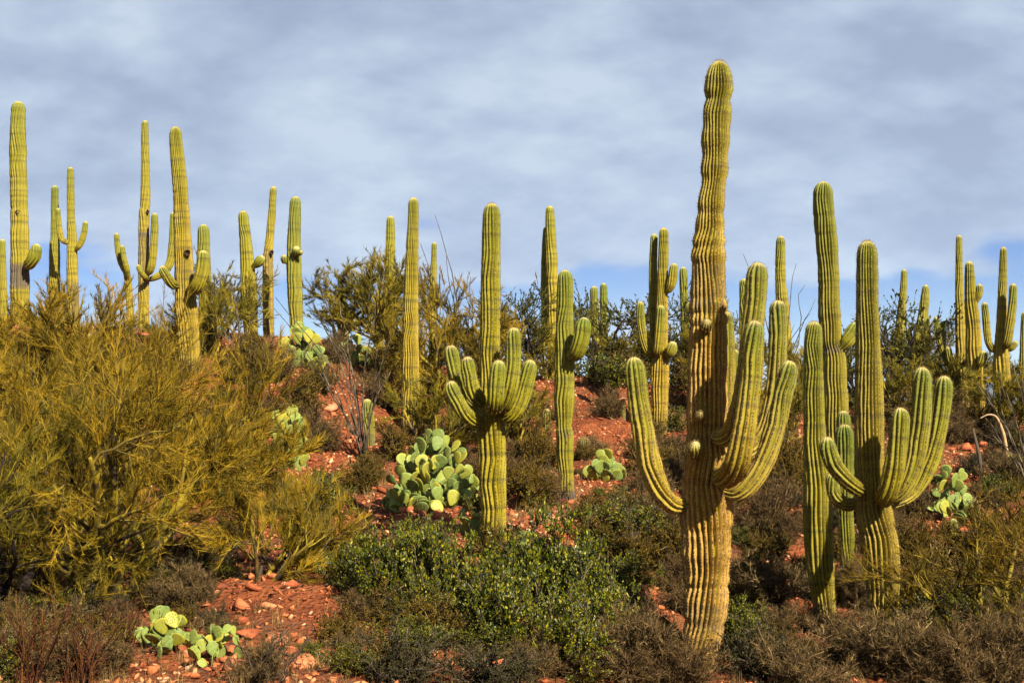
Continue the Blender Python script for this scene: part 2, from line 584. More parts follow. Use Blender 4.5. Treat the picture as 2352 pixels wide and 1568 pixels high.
MAT_ROCK, nt = new_mat('red_rock')
wc = worldco(nt)
ro = nt.nodes.new('ShaderNodeObjectInfo').outputs['Random']
fr = mth(nt, 'ADD', mth(nt, 'MULTIPLY', ro, 0.55), mth(nt, 'MULTIPLY', noise(nt, 3.5, 3, vec=wc), 0.45))
c_ = ramp(nt, fr, [(0.1, (0.15, 0.048, 0.024)), (0.4, (0.35, 0.125, 0.055)), (0.65, (0.46, 0.185, 0.085)), (0.9, (0.54, 0.29, 0.17))])
c_ = mixc(nt, mth(nt, 'MULTIPLY', smooth(nt, noise(nt, 16, 4, vec=wc), 0.5, 0.75), 0.6), c_, (0.14, 0.045, 0.03))
finish(nt, c_, 0.88, 0.15, bump=noise(nt, 22, 5, vec=wc), bstr=0.6, bdist=0.03, gamma=1.32)
MAT_RUBBLE, nt = new_mat('red_rubble')
wc = worldco(nt)
c_ = ramp(nt, attr(nt, 'tone'), [(0.0, (0.12, 0.046, 0.025)), (0.3, (0.30, 0.108, 0.045)), (0.7, (0.48, 0.195, 0.082)), (0.92, (0.56, 0.29, 0.15)), (1.0, (0.60, 0.42, 0.27))])
c_ = mixc(nt, mth(nt, 'MULTIPLY', smooth(nt, noise(nt, 24, 4, vec=wc), 0.5, 0.75), 0.5), c_, (0.15, 0.045, 0.03))
finish(nt, c_, 0.9, 0.12, bump=noise(nt, 50, 4, vec=wc), bstr=0.5, bdist=0.02, gamma=1.32)
MAT_GROUND, nt = new_mat('red_desert_soil')
wc = worldco(nt)
c_ = ramp(nt, noise(nt, 1.1, 5, 0.6, vec=wc), [(0.3, (0.16, 0.056, 0.025)), (0.5, (0.27, 0.10, 0.041)), (0.7, (0.37, 0.155, 0.068))])
c_ = mixc(nt, mth(nt, 'MULTIPLY', smooth(nt, noise(nt, 13, 5, 0.65, vec=wc), 0.48, 0.7), 0.7), c_, (0.12, 0.042, 0.025))
c_ = mixc(nt, mth(nt, 'MULTIPLY', smooth(nt, noise(nt, 0.55, 5, 0.65, vec=wc), 0.47, 0.62), 0.65), c_, (0.14, 0.075, 0.04))
vo = nt.nodes.new('ShaderNodeTexVoronoi'); vo.inputs['Scale'].default_value = 15; lk(nt, wc, vo.inputs['Vector'])
hh = mth(nt, 'ADD', vo.outputs['Distance'], noise(nt, 30, 4, vec=wc))
finish(nt, c_, 0.92, 0.1, bump=hh, bstr=0.9, bdist=0.06, gamma=1.32)
MAT_MOUNT, nt = new_mat('snowy_mountain_rock')
wc = worldco(nt)
sp = nt.nodes.new('ShaderNodeSeparateXYZ'); lk(nt, wc, sp.inputs[0])
sn = mth(nt, 'ADD', mth(nt, 'MULTIPLY', sp.outputs['Z'], 1 / 460.0), mth(nt, 'MULTIPLY', noise(nt, 0.012, 6, 0.7, vec=wc), 0.9))
c_ = mixc(nt, smooth(nt, sn, 0.93, 1.12), (0.085, 0.085, 0.095), (0.78, 0.80, 0.84))
finish(nt, c_, 0.9, 0.1)

# ------------------------------------------------------------------ ground
def grid_axis(lo, hi, step, far, grow=1.16):
    a = list(np.arange(lo, hi + 1e-6, step))
    s = step; v = hi
    while v < far:
        s *= grow; v += s; a.append(v)
    s = step; v = lo; b = []
    while v > -far:
        s *= grow; v -= s; b.append(v)
    return np.array(b[::-1] + a)


gx = grid_axis(-14.5, 14.5, 0.13, 9000)
gy = grid_axis(11.5, 41.0, 0.13, 9000)
X, Y = np.meshgrid(gx, gy)
Z = H(X, Y)
nx, ny = len(gx), len(gy)
ii = (np.arange(ny - 1)[:, None] * nx + np.arange(nx - 1)[None, :])
q = np.stack([ii, ii + 1, ii + nx + 1, ii + nx], -1).reshape(-1, 4)
g = obj('ground', mesh_np('ground', np.stack([X, Y, Z], -1).reshape(-1, 3), q, MAT_GROUND))
tag(g, kind='structure')

# ------------------------------------------------------------------ snowy mountains far off on the right
mx = np.linspace(1200, 5200, 150); my = np.linspace(6200, 8600, 80)
MX, MY = np.meshgrid(mx, my)
env = np.exp(-((MX - 3050) / 620.0) ** 2) + 0.25 * np.exp(-((MX - 1700) / 800.0) ** 2)
prof = np.clip(1 - np.abs(MY - 7400) / 1200.0, 0, 1) ** 0.8
rid = 1 - np.abs(fbm(MX / 520.0, MY / 520.0, 5, 5, 0.55)) * 2.6
rid2 = fbm(MX / 130.0, MY / 130.0, 31, 4, 0.6)
MZ = PLAIN - 20 + (440 * env * prof * (0.55 + 0.5 * rid) + 110 * rid2 * prof * env)
iim = (np.arange(79)[:, None] * 150 + np.arange(149)[None, :])
qm = np.stack([iim, iim + 1, iim + 151, iim + 150], -1).reshape(-1, 4)
m_ = obj('mountain', mesh_np('mountain', np.stack([MX, MY, MZ], -1).reshape(-1, 3), qm, MAT_MOUNT, False))
tag(m_, kind='structure')


# ------------------------------------------------------------------ saguaros
def catmull(p, n_per):
    """p (m,k) -> dense curve through the points"""
    p = np.asarray(p, float)
    e = np.vstack([2 * p[0] - p[1], p, 2 * p[-1] - p[-2]])
    out = []
    t = np.linspace(0, 1, n_per, endpoint=False)[:, None]
    for i in range(1, len(e) - 2):
        a, b, c, d = e[i - 1], e[i], e[i + 1], e[i + 2]
        out.append(0.5 * ((2 * b) + (-a + c) * t + (2 * a - 5 * b + 4 * c - d) * t ** 2 + (-a + 3 * b - 3 * c + d) * t ** 3))
    out.append(p[-1][None])
    return np.vstack(out)


def stem_mesh(name, path4, origin, seed, tint, tan, cork, arm, ribs=None, depth=0.31, bumpy=0.02, spines=1.0, mat=None, caplen=0.09, spine_len=0.022):
    """path4: world x,y,z,radius from base to apex.  Returns skin mesh and spine mesh"""
    c = catmull(path4, 14)
    seg = np.linalg.norm(np.diff(c[:, :3], axis=0), axis=1)
    s = np.concatenate([[0], np.cumsum(seg)])
    L = s[-1]
    rmax = path4[:, 3].max()
    near = origin[1] < 22
    step = max(0.024, min(0.036, rmax * 0.24)) if near else max(0.058, rmax * 0.3)
    rtip = np.interp(L - rmax, s, c[:, 3])
    a = min(rtip * 1.25, L * 0.7)
    body = np.arange(0, L - a, step)
    nd_ = 9 if near else 7
    dome = (L - a) + a * np.sin(np.linspace(0, math.pi / 2, nd_ + 1))
    ss = np.concatenate([body, dome])
    ss[-1] = L - 1e-4
    cen = np.stack([np.interp(ss, s, c[:, k]) for k in range(3)], 1)
    r = np.interp(np.minimum(ss, L - a * 0.6), s, c[:, 3])
    # uneven growth bands
    rr = np.random.default_rng(seed)
    nb = max(3, int(L / 0.16))
    kn = rr.normal(0, 1, nb + 3)
    r = r * (1 + bumpy * np.interp(ss / L * nb, np.arange(nb + 3), kn))
    pos = 0.25
    while bumpy > 0.005 and pos < L - a:                 # pinched rings where growth paused
        amp = rr.uniform(0.3, 1.0) * min(0.085, bumpy * 3.6)
        r = r * (1 - amp * np.exp(-((ss - pos) / 0.028) ** 2)) * (1 + 0.5 * amp * np.exp(-((ss - pos - 0.07) / 0.05) ** 2))
        pos += rr.uniform(0.10, 0.42)
    u = np.clip((ss - (L - a)) / a, 0, 1)
    r = r * np.sqrt(np.maximum(1 - u ** 2, 0.0004))
    if arm:
        r = r * (0.52 + 0.48 * np.clip(ss / (2.0 * rmax), 0, 1) ** 0.75)
    n = ribs or max(11, int(round(2 * math.pi * rmax * 0.93 / 0.078)))
    kk = 8 if near else (6 if origin[1] < 33 else 4)
    K_ = n * kk
    tg = np.gradient(cen, axis=0); tg /= np.linalg.norm(tg, axis=1, keepdims=True) + 1e-9
    # parallel transport
    e1 = np.zeros_like(tg)
    v = np.cross(tg[0], [0.3, 0.95, 0.02]); v /= np.linalg.norm(v)
    for i in range(len(tg)):
        v = v - tg[i] * np.dot(v, tg[i]); v /= np.linalg.norm(v); e1[i] = v
    e2 = np.cross(tg, e1)
    th = np.arange(K_) * 2 * math.pi / K_ + rr.random()
    ph = np.arange(K_) / kk
    g_ = 1 - np.abs(np.cos(math.pi * ph)) ** 0.9                # 0 on the rib, 1 in the groove
    wob = 1 + 0.012 * rr.normal(size=n)[np.floor(ph + 0.5).astype(int) % n]
    dep = depth * (1 - 0.55 * u ** 3)
    ribi = np.floor(ph + 0.5).astype(int) % n
    fq = rr.uniform(1.5, 5.0, n)[ribi]; fp = rr.uniform(0, 6.28, n)[ribi]
    dv = 1 + 0.22 * np.sin(ss[:, None] * fq[None, :] + fp[None, :])
    wob2 = wob[None, :] * (1 + 0.012 * np.sin(ss[:, None] * fq[None, :] * 2.3 + fp[None, :] * 1.7))
    rad = r[:, None] * wob2 * (1 - dep[:, None] * g_[None, :] * dv)
    sway = np.interp(ss, np.linspace(0, L, max(4, int(L / 0.3))), rr.normal(0, 0.32, max(4, int(L / 0.3))))
    th = th[None, :] + (2 * math.pi / n) * (sway[:, None] + 0.10 * np.sin(ss[:, None] * fq[None, :] * 1.6 + fp[None, :]))
    ring = cen[:, None, :] + rad[:, :, None] * (np.cos(th)[:, :, None] * e1[:, None, :] + np.sin(th)[:, :, None] * e2[:, None, :])
    verts = ring.reshape(-1, 3)
    m = len(ss)
    i = np.arange(m - 1)[:, None] * K_; j = np.arange(K_)[None, :]; j2 = (j + 1) % K_
    qd = np.stack([i + j, i + j2, i + K_ + j2, i + K_ + j], -1).reshape(-1, 4)
    ribv = np.tile(1 - g_, m)
    frac = ss / L
    hh_ = np.repeat(ss, K_)
    tint_v = np.repeat(np.clip(np.interp(frac, [0, 0.45, 0.8, 1], [tint * 0.55, tint * 0.9 + 0.05, tint + 0.25, tint + 0.5]), 0, 1), K_)
    tan_v = np.repeat(np.interp(frac, [0, 0.5, 0.75, 1], [tan, tan * 0.85, tan * 0.4, tan * 0.15]), K_)
    ck = np.zeros(m) if arm else 0.6 * np.exp(-np.maximum(ss, 0) / 0.7)
    for (h0, h1_, amt) in cork:                          # bands of cork, in metres above the base
        ck = np.maximum(ck, amt * np.clip((ss - h0) / 0.12 + 0.5, 0, 1) * np.clip((h1_ - ss) / 0.15 + 0.5, 0, 1))
    cp = np.clip((ss - (L - caplen)) / caplen, 0, 1) ** 1.6
    attrs = {'rib': ribv, 'len': hh_, 'tint': tint_v, 'tan': tan_v, 'cork': np.repeat(ck, K_), 'cap': np.repeat(cp, K_) * 0.85}
    me = mesh_np(name, verts - origin, qd, mat or MAT_SAG, True, attrs)
    sp_me = None
    if spines > 0:
        st = (0.045 if near else 0.11) / spines
        sl = np.concatenate([np.arange(0.1, L - a, st), L - a + a * np.sin(np.linspace(0, math.pi / 2, 8 if near else 5))[:-1]])
        mi = np.clip(np.searchsorted(ss, sl), 0, m - 1)
        cols = np.arange(n) * kk
        base = ring[mi][:, cols, :].reshape(-1, 3)
        outw = (ring[mi][:, cols, :] - cen[mi][:, None, :])
        outw /= np.linalg.norm(outw, axis=2, keepdims=True) + 1e-9
        tgm = np.repeat(tg[mi][:, None, :], n, 1)
        outw = outw.reshape(-1, 3); tgm = tgm.reshape(-1, 3)
        per = 6 if near else 2
        base = np.repeat(base, per, 0); outw = np.repeat(outw, per, 0); tgm = np.repeat(tgm, per, 0)
        topf = np.repeat(np.repeat(np.clip((sl - (L - 2.2 * a)) / (2.2 * a), 0, 1), n), per)
        dirs = outw * 0.9 + rr.normal(size=base.shape) * 0.62 + tgm * (0.1 + 0.35 * topf[:, None])
        ln_ = spine_len * (0.7 + 0.6 * rr.random(len(base))) * (1 + 0.5 * topf)
        wd = np.full(len(base), 0.0017 if near else 0.003)
        bv, bq, bt, tn = blades(base, dirs, ln_, wd)
        tri = np.arange(len(base))[:, None] * 5
        # a spine is a single sliver: base pair + tip
        vv = bv.reshape(-1, 5, 3)[:, [0, 1, 4], :].reshape(-1, 3)
        tt = np.arange(len(base) * 3).reshape(-1, 3)
        sp_me = mesh_np(name + '_spines', vv - origin, tt, MAT_SPINE, False, {'tone': np.repeat(rr.random(len(base)), 3)})
    return me, sp_me


def hole(parent, px, py, d, rad_px, normal, origin):
    """woodpecker hole: a callus ring round a dark hollow"""
    c = P(px, py, d); r = rad_px * mpp(d)
    nrm = np.array(normal, float); nrm /= np.linalg.norm(nrm)
    a = np.cross(nrm, [0, 0, 1]); a /= np.linalg.norm(a); b = np.cross(nrm, a)
    prof = [(1.25, -0.5), (1.15, -0.05), (1.0, 0.05), (0.88, 0.0), (0.75, -0.35), (0.45, -0.8), (0.02, -0.95)]
    k = 14; th = np.arange(k) * 2 * math.pi / k
    jit = 1 + 0.12 * np.sin(th * 3 + px)
    vs = []
    for pr, ph_ in prof:
        vs.append(c + r * ((pr * jit)[:, None] * (np.cos(th)[:, None] * a + 1.15 * np.sin(th)[:, None] * b) + (ph_ + 0.45) * nrm))
    v = np.concatenate(vs); m = len(prof)
    i = np.arange(m - 1)[:, None] * k; j = np.arange(k)[None, :]; j2 = (j + 1) % k
    qd = np.stack([i + j, i + j2, i + k + j2, i + k + j], -1).reshape(-1, 4)
    obj('nest_hole', mesh_np('nest_hole', v - origin, qd, MAT_HOLE), parent)


def saguaro(label, d, trunk, arms=(), tint=0.4, tan=0.25, cork=(), bumpy=0.02, spines=1.0, ribs=None, holes=(), group=None, name='saguaro', sink=0.18, caplen=0.09):
    if d is None:
        d = ground_at(trunk[0][0], trunk[0][1])[1]
    t4 = []
    for p in trunk:
        dd = p[3] if len(p) > 3 else 0.0
        w = P(p[0], p[1], d + dd)
        t4.append([*w, p[2] * 0.5 * mpp(d + dd)])
    t4 = np.array(t4)
    x0, y0, z0, r0 = t4[0]
    gz = h1(x0, y0) - sink
    if z0 > gz + 0.15:
        t4 = np.vstack([[x0, y0, gz, r0], t4])
    origin = np.array([x0, y0, h1(x0, y0)])
    root = thing(name, label, 'cactus', origin, group)
    seed = int(abs(trunk[-1][0]) * 7 + abs(trunk[-1][1]) * 13) % 99991
    me, sp = stem_mesh('trunk', t4, origin, seed, tint, tan, cork, False, ribs, bumpy=bumpy, spines=spines, caplen=caplen)
    tr = obj('trunk', me, root)
    if sp:
        tag(obj('spines', sp, tr), kind='stuff')
    for k, arm in enumerate(arms):
        a4 = []
        for p in arm:
            dd = p[3] if len(p) > 3 else 0.0
            a4.append([*P(p[0], p[1], d + dd), p[2] * 0.5 * mpp(d + dd)])
        a4 = np.array(a4)
        me, sp = stem_mesh('arm', a4, origin, seed + 17 * k + 3, min(1, tint + 0.22), tan * 0.6, (), True, None, bumpy=bumpy * 0.6, spines=spines, caplen=caplen)
        ar = obj('arm', me, root)
        if sp:
            tag(obj('spines', sp, ar), kind='stuff')
    for hx, hy, hr, hd in holes:
        hole(root, hx, hy, d + hd, hr, (0.15, -1, 0.1), origin)
    return root


def bud(x, y, r, dd, lean=(0, -1)):
    """short round young arm: base inside the trunk, apex up and towards the camera"""
    return [(x, y + r * 0.6, r * 1.5, dd + 0.16), (x, y + r * 0.25, r * 2.0, dd + 0.02), (x + lean[0] * r * 0.4, y - r * 1.0, r * 1.9, dd - 0.08)]


# --- the big one on the right
saguaro('tallest saguaro, wavy tan trunk with big upturned arms, right foreground', 16.3,
        [(1604, 1525, 80), (1610, 1480, 84), (1617, 1434, 92), (1621, 1384, 99), (1622, 1333, 105), (1622, 1233, 112), (1622.5, 1158, 114),
         (1623, 1082, 105), (1624, 1000, 95), (1625, 883, 92), (1626, 777, 88), (1626.5, 725, 85), (1626.5, 672, 83), (1627.4, 619, 79),
         (1628, 566, 74), (1629, 540, 67), (1630.6, 514, 66), (1632, 488, 59), (1634, 461, 62), (1638, 430, 55), (1640, 412, 57), (1641, 387, 64), (1642.5, 360, 59),
         (1643, 324, 67), (1646, 285, 61), (1647.5, 258, 65), (1649.6, 227, 57), (1650.5, 205, 63), (1651, 171, 58), (1653, 140, 50)],
        arms=[
            [(1590, 1158, 40, 0.0), (1566, 1160, 42, -0.10), (1540, 1155, 44, -0.18), (1513, 1122, 50, -0.22), (1492, 1062, 55, -0.22), (1478, 992, 53, -0.2), (1468, 931, 51, -0.2), (1460, 860, 50, -0.2), (1455, 820, 46, -0.2)],
            [(1640, 1085, 40, -0.12), (1660, 1098, 52, -0.38), (1682, 1085, 60, -0.68), (1697, 1050, 60, -0.85), (1711, 982, 55, -0.92), (1721, 906, 51, -0.92), (1728, 857, 49, -0.92), (1732, 777, 48, -0.92), (1734, 736, 44, -0.92)],
            [(1635, 985, 36, -0.1), (1655, 1005, 44, -0.28), (1682, 990, 48, -0.42), (1706, 915, 50, -0.62), (1722, 810, 50, -0.66), (1734, 700, 50, -0.66), (1738, 646, 50, -0.66), (1742, 603, 46, -0.66)],
            [(1655, 1125, 34, -0.1), (1692, 1134, 38, -0.22), (1727, 1106, 45, -0.26), (1757, 1055, 48, -0.26), (1777, 992, 49, -0.26), (1793, 931, 47, -0.25), (1808, 871, 46, -0.25), (1814, 828, 42, -0.25)],
            [(1650, 1040, 34, 0.2), (1700, 1045, 42, 0.45), (1750, 1000, 45, 0.5), (1776, 930, 46, 0.5), (1785, 857, 45, 0.5), (1787, 777, 44, 0.5), (1787, 690, 40, 0.5)],
            [(1640, 960, 30, 0.2), (1662, 945, 34, 0.45), (1672, 880, 34, 0.5), (1672, 800, 34, 0.5), (1668, 715, 30, 0.5)],
            bud(1623, 748, 13, -0.26), bud(1597, 1033, 17, -0.28), bud(1609, 957, 9, -0.26)],
        tint=0.16, tan=0.85, cork=[(-0.2, 1.0, 0.4), (4.2, 4.9, 0.35)], bumpy=0.026, ribs=24, caplen=0.075)

# --- centre
saguaro('bright saguaro with six clustered arms like a candelabra, centre of picture', 19,
        [(1136, 1245, 57), (1135, 1204, 57), (1132, 1099, 62), (1128, 993, 67), (1127, 941, 62), (1125.6, 880, 50), (1125.6, 840, 46), (1125.6, 783, 47), (1127, 677, 46), (1128, 572, 44), (1129, 503, 41), (1129, 467, 36)],
        arms=[
            [(1112, 968, 30, -0.05), (1097, 968, 32, -0.22), (1073, 954, 34, -0.33), (1053, 925, 35, -0.36), (1040, 898, 34, -0.36), (1034, 875, 32, -0.36)],
            [(1115, 945, 28, 0.1), (1085, 928, 32, 0.2), (1058, 895, 34, 0.22), (1044, 855, 34, 0.2), (1038, 819, 34, 0.2), (1034, 793, 32, 0.2)],
            [(1118, 930, 30, -0.05), (1101, 917, 34, -0.14), (1086, 893, 35, -0.18), (1077, 856, 35, -0.18), (1073, 819, 33, -0.18)],
            [(1128, 925, 34, -0.1), (1133, 936, 38, -0.4), (1138, 918, 39, -0.58), (1143, 865, 38, -0.62), (1146.5, 827, 35, -0.62)],
            [(1140, 938, 32, -0.08), (1160, 930, 35, -0.3), (1172, 895, 37, -0.4), (1178, 850, 37, -0.41), (1180, 800, 36, -0.41), (1180, 752, 33, -0.41)],
            [(1145, 955, 28, -0.06), (1168, 957, 31, -0.22), (1187, 940, 34, -0.28), (1202, 908, 36, -0.28), (1213, 862, 36, -0.28), (1219.5, 826, 34, -0.28)]],
        tint=0.14, tan=0.10, cork=[(0, 0.12, 0.9)], bumpy=0.008, ribs=16, caplen=0.075)

saguaro('green saguaro pinched at mid height with one stubby arm, brown corky foot', 25,
        [(1306, 1150, 33), (1303, 1128, 33), (1300.6, 1110, 35), (1298, 1046, 38), (1298, 1005, 41), (1295, 984, 38), (1294.5, 976, 35), (1295, 966, 39), (1296, 914, 47), (1296, 835, 45), (1297, 730, 40), (1298, 661, 37), (1298, 620, 33)],
        arms=[[(1306, 812, 30, -0.1), (1320, 815, 36, -0.3), (1331, 793, 39, -0.4), (1339, 757, 39, -0.42), (1343, 729, 36, -0.42)]],
        tint=0.30, tan=0.10, cork=[(-0.2, 0.38, 1.0), (1.30, 1.38, 0.8)], bumpy=0.008, ribs=15, caplen=0.06)

saguaro('plain slim yellow saguaro without arms between two palo verdes', 30,
        [(942, 998, 41), (943, 962, 42), (943, 880, 43), (943, 777, 38), (944, 675, 34), (947, 572, 29), (949, 511, 26), (950, 454, 23)],
        tint=0.10, tan=0.38, bumpy=0.016, holes=[(961, 922, 4, -0.17)], ribs=20)

saguaro('young knee high saguaro, a single green column left of the prickly pear', None,
        [(850, 1024, 27), (847, 985, 29), (845, 955, 30), (842.5, 916, 26)], tint=0.35, tan=0.08, bumpy=0.006, ribs=14, caplen=0.075)

saguaro('saguaro with dark branching stems behind, left of tallest saguaro', 32,
        [(1518, 998, 30), (1516, 960, 36), (1515, 914, 41), (1516, 851, 42), (1517, 815, 36), (1518.5, 783, 32), (1521, 677, 27), (1524, 572, 24), (1525, 523, 21)],
        arms=[
            [(1512, 812, 20, 0.1), (1503, 780, 20, 0.25), (1501, 730, 20, 0.28), (1500, 624, 20, 0.28), (1502.5, 537, 17, 0.28)],
            [(1512, 812, 18, 0.0), (1490, 808, 20, -0.1), (1478, 777, 20, -0.12), (1472, 730, 20, -0.12), (1470.5, 692, 18, -0.12)],
            [(1514, 808, 20, -0.1), (1511, 805, 23, -0.35), (1516, 756, 24, -0.42), (1518.5, 701, 21, -0.42)],
            [(1528, 672, 16, -0.05), (1538, 663, 20, -0.15), (1545, 638, 22, -0.18), (1549, 605, 19, -0.18)],
            [(1528, 815, 18, -0.1), (1539, 812, 26, -0.26), (1547, 784, 25, -0.3)]],
        tint=0.12, tan=0.45, bumpy=0.018, cork=[(0, 0.25, 0.5)], holes=[(1515, 985, 6, -0.15)], ribs=18)

saguaro('far saguaro stem just left of the tallest trunk, above brush', 43,
        [(1574, 760, 20), (1571, 672, 20), (1569, 613, 17)], tint=0.25, tan=0.15)
saguaro('pale far saguaro column over the mesquite bush at mid crest', 44,
        [(1370, 810, 20), (1366.6, 740, 21), (1364, 657, 19)], tint=0.3, tan=0.15)
saguaro('smaller far saguaro half hidden in mesquite at mid crest', 48,
        [(1388, 800, 18), (1386.6, 700, 18), (1386.5, 650, 16)], tint=0.4, tan=0.1)
saguaro('twin stemmed yellow saguaro behind the pinched green one', 37,
        [(1272, 900, 27), (1270, 835, 27), (1269.5, 677, 28), (1267, 598, 27), (1264, 519, 25), (1263, 473, 22)],
        arms=[[(1266, 800, 18, 0.25), (1255, 770, 20, 0.42), (1253, 700, 21, 0.45), (1253, 600, 20, 0.45), (1256, 520, 17, 0.45)]],
        tint=0.12, tan=0.3, bumpy=0.03)

# --- left hill
saguaro('tall thick saguaro at far left edge with small arm at right', 35,
        [(45, 752, 42), (45.5, 717, 43), (45.7, 635, 43), (45.5, 553, 42), (44, 471, 39), (42, 389, 38), (41, 310, 37), (41.5, 275, 33), (43, 233, 29)],
        arms=[[(58, 610, 22, -0.1), (68, 606, 27, -0.36), (79, 587, 29, -0.45), (86, 560, 25, -0.45)]],
        tint=0.16, tan=0.18, cork=[(1.15, 1.8, 0.85)], bumpy=0.022, holes=[(40, 487, 4, -0.2)])
saguaro('saguaro cut off by the left edge of the picture', 39,
        [(8, 760, 17), (8, 680, 17), (6, 600, 15), (5.5, 549, 13)], tint=0.15, tan=0.2)
saguaro('armless saguaro with green top and dark corky lower half', 43,
        [(125, 760, 26), (125, 655, 26), (125.5, 565, 24), (126, 548, 20), (126, 490, 18), (126, 426, 16)],
        tint=0.4, tan=0.2, cork=[(-0.2, 2.6, 0.9)], bumpy=0.015)
saguaro('slender saguaro with two raised arms behind the left palo verde', 42,
        [(168, 750, 28), (166, 620, 26), (165, 540, 22), (163, 500, 18), (162, 430, 17), (162, 384, 15)],
        arms=[[(163, 558, 12, 0.0), (152, 556, 13, -0.1), (141, 547, 14, -0.14), (135, 512, 13, -0.14), (133, 478, 11, -0.14)],
              [(170, 575, 11, 0.0), (178, 570, 12, -0.1), (186, 557, 14, -0.12), (193, 535, 14, -0.12), (197, 508, 12, -0.12)]],
        tint=0.15, tan=0.3, cork=[(0.9, 2.6, 0.55)], bumpy=0.018)
saguaro('very tall thin saguaro with scarred waist and curling arms', 40,
        [(330, 760, 25), (330, 640, 25), (330.5, 520, 25), (332, 484, 24), (333, 477, 20), (333.5, 470, 24), (334, 440, 23), (334, 400, 20), (333, 330, 18), (333, 277, 15)],
        arms=[[(334, 628, 14, -0.1), (344, 622, 17, -0.35), (351, 594, 18, -0.42), (355, 532, 18, -0.42), (355, 489, 15, -0.42)],
              [(342, 640, 10, -0.15), (334, 637, 12, -0.42), (323, 623, 13, -0.5), (316, 608, 11, -0.5)],
              [(336, 645, 13, 0.0), (354, 638, 15, 0.0), (373, 628, 17, 0.05), (390, 604, 19, 0.1), (397, 553, 18, 0.1), (398, 487, 14, 0.1)]],
        tint=0.10, tan=0.35, cork=[(1.9, 3.3, 0.5), (3.28, 3.42, 1.0)], bumpy=0.018, holes=[(339, 486, 3, -0.15)])
saguaro('short two fingered saguaro poking out of the palo verde', 38,
        [(302, 770, 17), (293, 640, 16), (284, 615, 15), (277, 600, 14), (271, 573, 14), (267, 535, 12)],
        arms=[[(296, 640, 11, -0.1), (291, 615, 13, -0.24), (285, 594, 13, -0.26), (280, 563, 11, -0.26)]], tint=0.2, tan=0.2)
saguaro('leaning stout saguaro with a nest hole, beside big left palo verde', 30,
        [(437, 852, 48), (434, 799, 51), (430, 737, 52), (426, 676, 47), (423, 614, 43), (420, 553, 40), (417, 491, 36), (414, 430, 34), (408, 368, 32), (404, 320, 29), (403, 291, 26)],
        arms=[[(432, 668, 24, -0.1), (446, 664, 30, -0.4), (458, 645, 31, -0.52), (466, 610, 30, -0.54), (467, 575, 27, -0.54)],
              [(414, 655, 18, -0.08), (398, 654, 22, -0.26), (383, 636, 23, -0.38), (370, 611, 20, -0.42)]],
        tint=0.08, tan=0.42, cork=[(1.7, 2.6, 0.3)], bumpy=0.02, holes=[(430, 581, 6, -0.19)], ribs=22)
saguaro('green saguaro column partly behind the leaning one with nest hole', 36,
        [(474, 770, 30), (472, 700, 31), (470, 640, 31), (468, 560, 29), (467, 515, 25)], tint=0.28, tan=0.1, bumpy=0.01)
saguaro('yellow saguaro on hill crest with single bud on its right', 34,
        [(577, 782, 30), (575, 740, 33), (572.7, 695, 36), (568.6, 613, 33), (562, 531, 26), (557.5, 484, 22)],
        arms=[[(577, 612, 12, -0.05), (587, 609, 19, -0.12), (596, 600, 23, -0.16), (605, 588, 20, -0.16)]], tint=0.16, tan=0.14, bumpy=0.01)
saguaro('brownish saguaro leaning right with a scarred middle, on hill crest', 36,
        [(618, 785, 27), (616, 720, 26), (615, 650, 25), (616, 592, 24), (617, 572, 20), (621, 530, 19), (626, 470, 17), (628, 428, 15)],
        tint=0.16, tan=0.5, cork=[(0.0, 2.3, 0.45)], bumpy=0.025, holes=[(624, 580, 4, -0.15)])
saguaro('green saguaro wearing small round buds at mid height', 34,
        [(683, 782, 29), (680.5, 736, 31), (677, 654, 36), (675, 572, 33), (677.7, 490, 28), (678.5, 451, 25)],
        arms=[bud(680.5, 578, 12, -0.24), [(664, 603, 10, 0.0), (654, 600, 17, -0.06), (652, 585, 16, -0.08)], [(685, 585, 7, -0.2), (690, 582, 10, -0.3), (693, 575, 9, -0.3)]],
        tint=0.42, tan=0.08, bumpy=0.014)
saguaro('bright lower trunk of a saguaro screened by small palo verde', 44,
        [(789, 810, 25), (789, 740, 25), (786, 700, 22), (783, 665, 19)], tint=0.1, tan=0.2)
saguaro('saguaro rising straight out of the middle palo verde', 42,
        [(896, 800, 24), (896, 700, 24), (896, 634, 24), (897, 531, 21), (897, 496, 18)],
        arms=[[(902, 690, 10, 0.0), (911, 676, 13, -0.1), (920, 655, 14, -0.12), (924.5, 630, 12, -0.12)]], tint=0.12, tan=0.2)
saguaro('thin distant saguaro between ocotillo canes', 46,
        [(994, 800, 18), (995, 654, 17), (997, 590, 13), (997.5, 556, 11)], tint=0.2, tan=0.4)

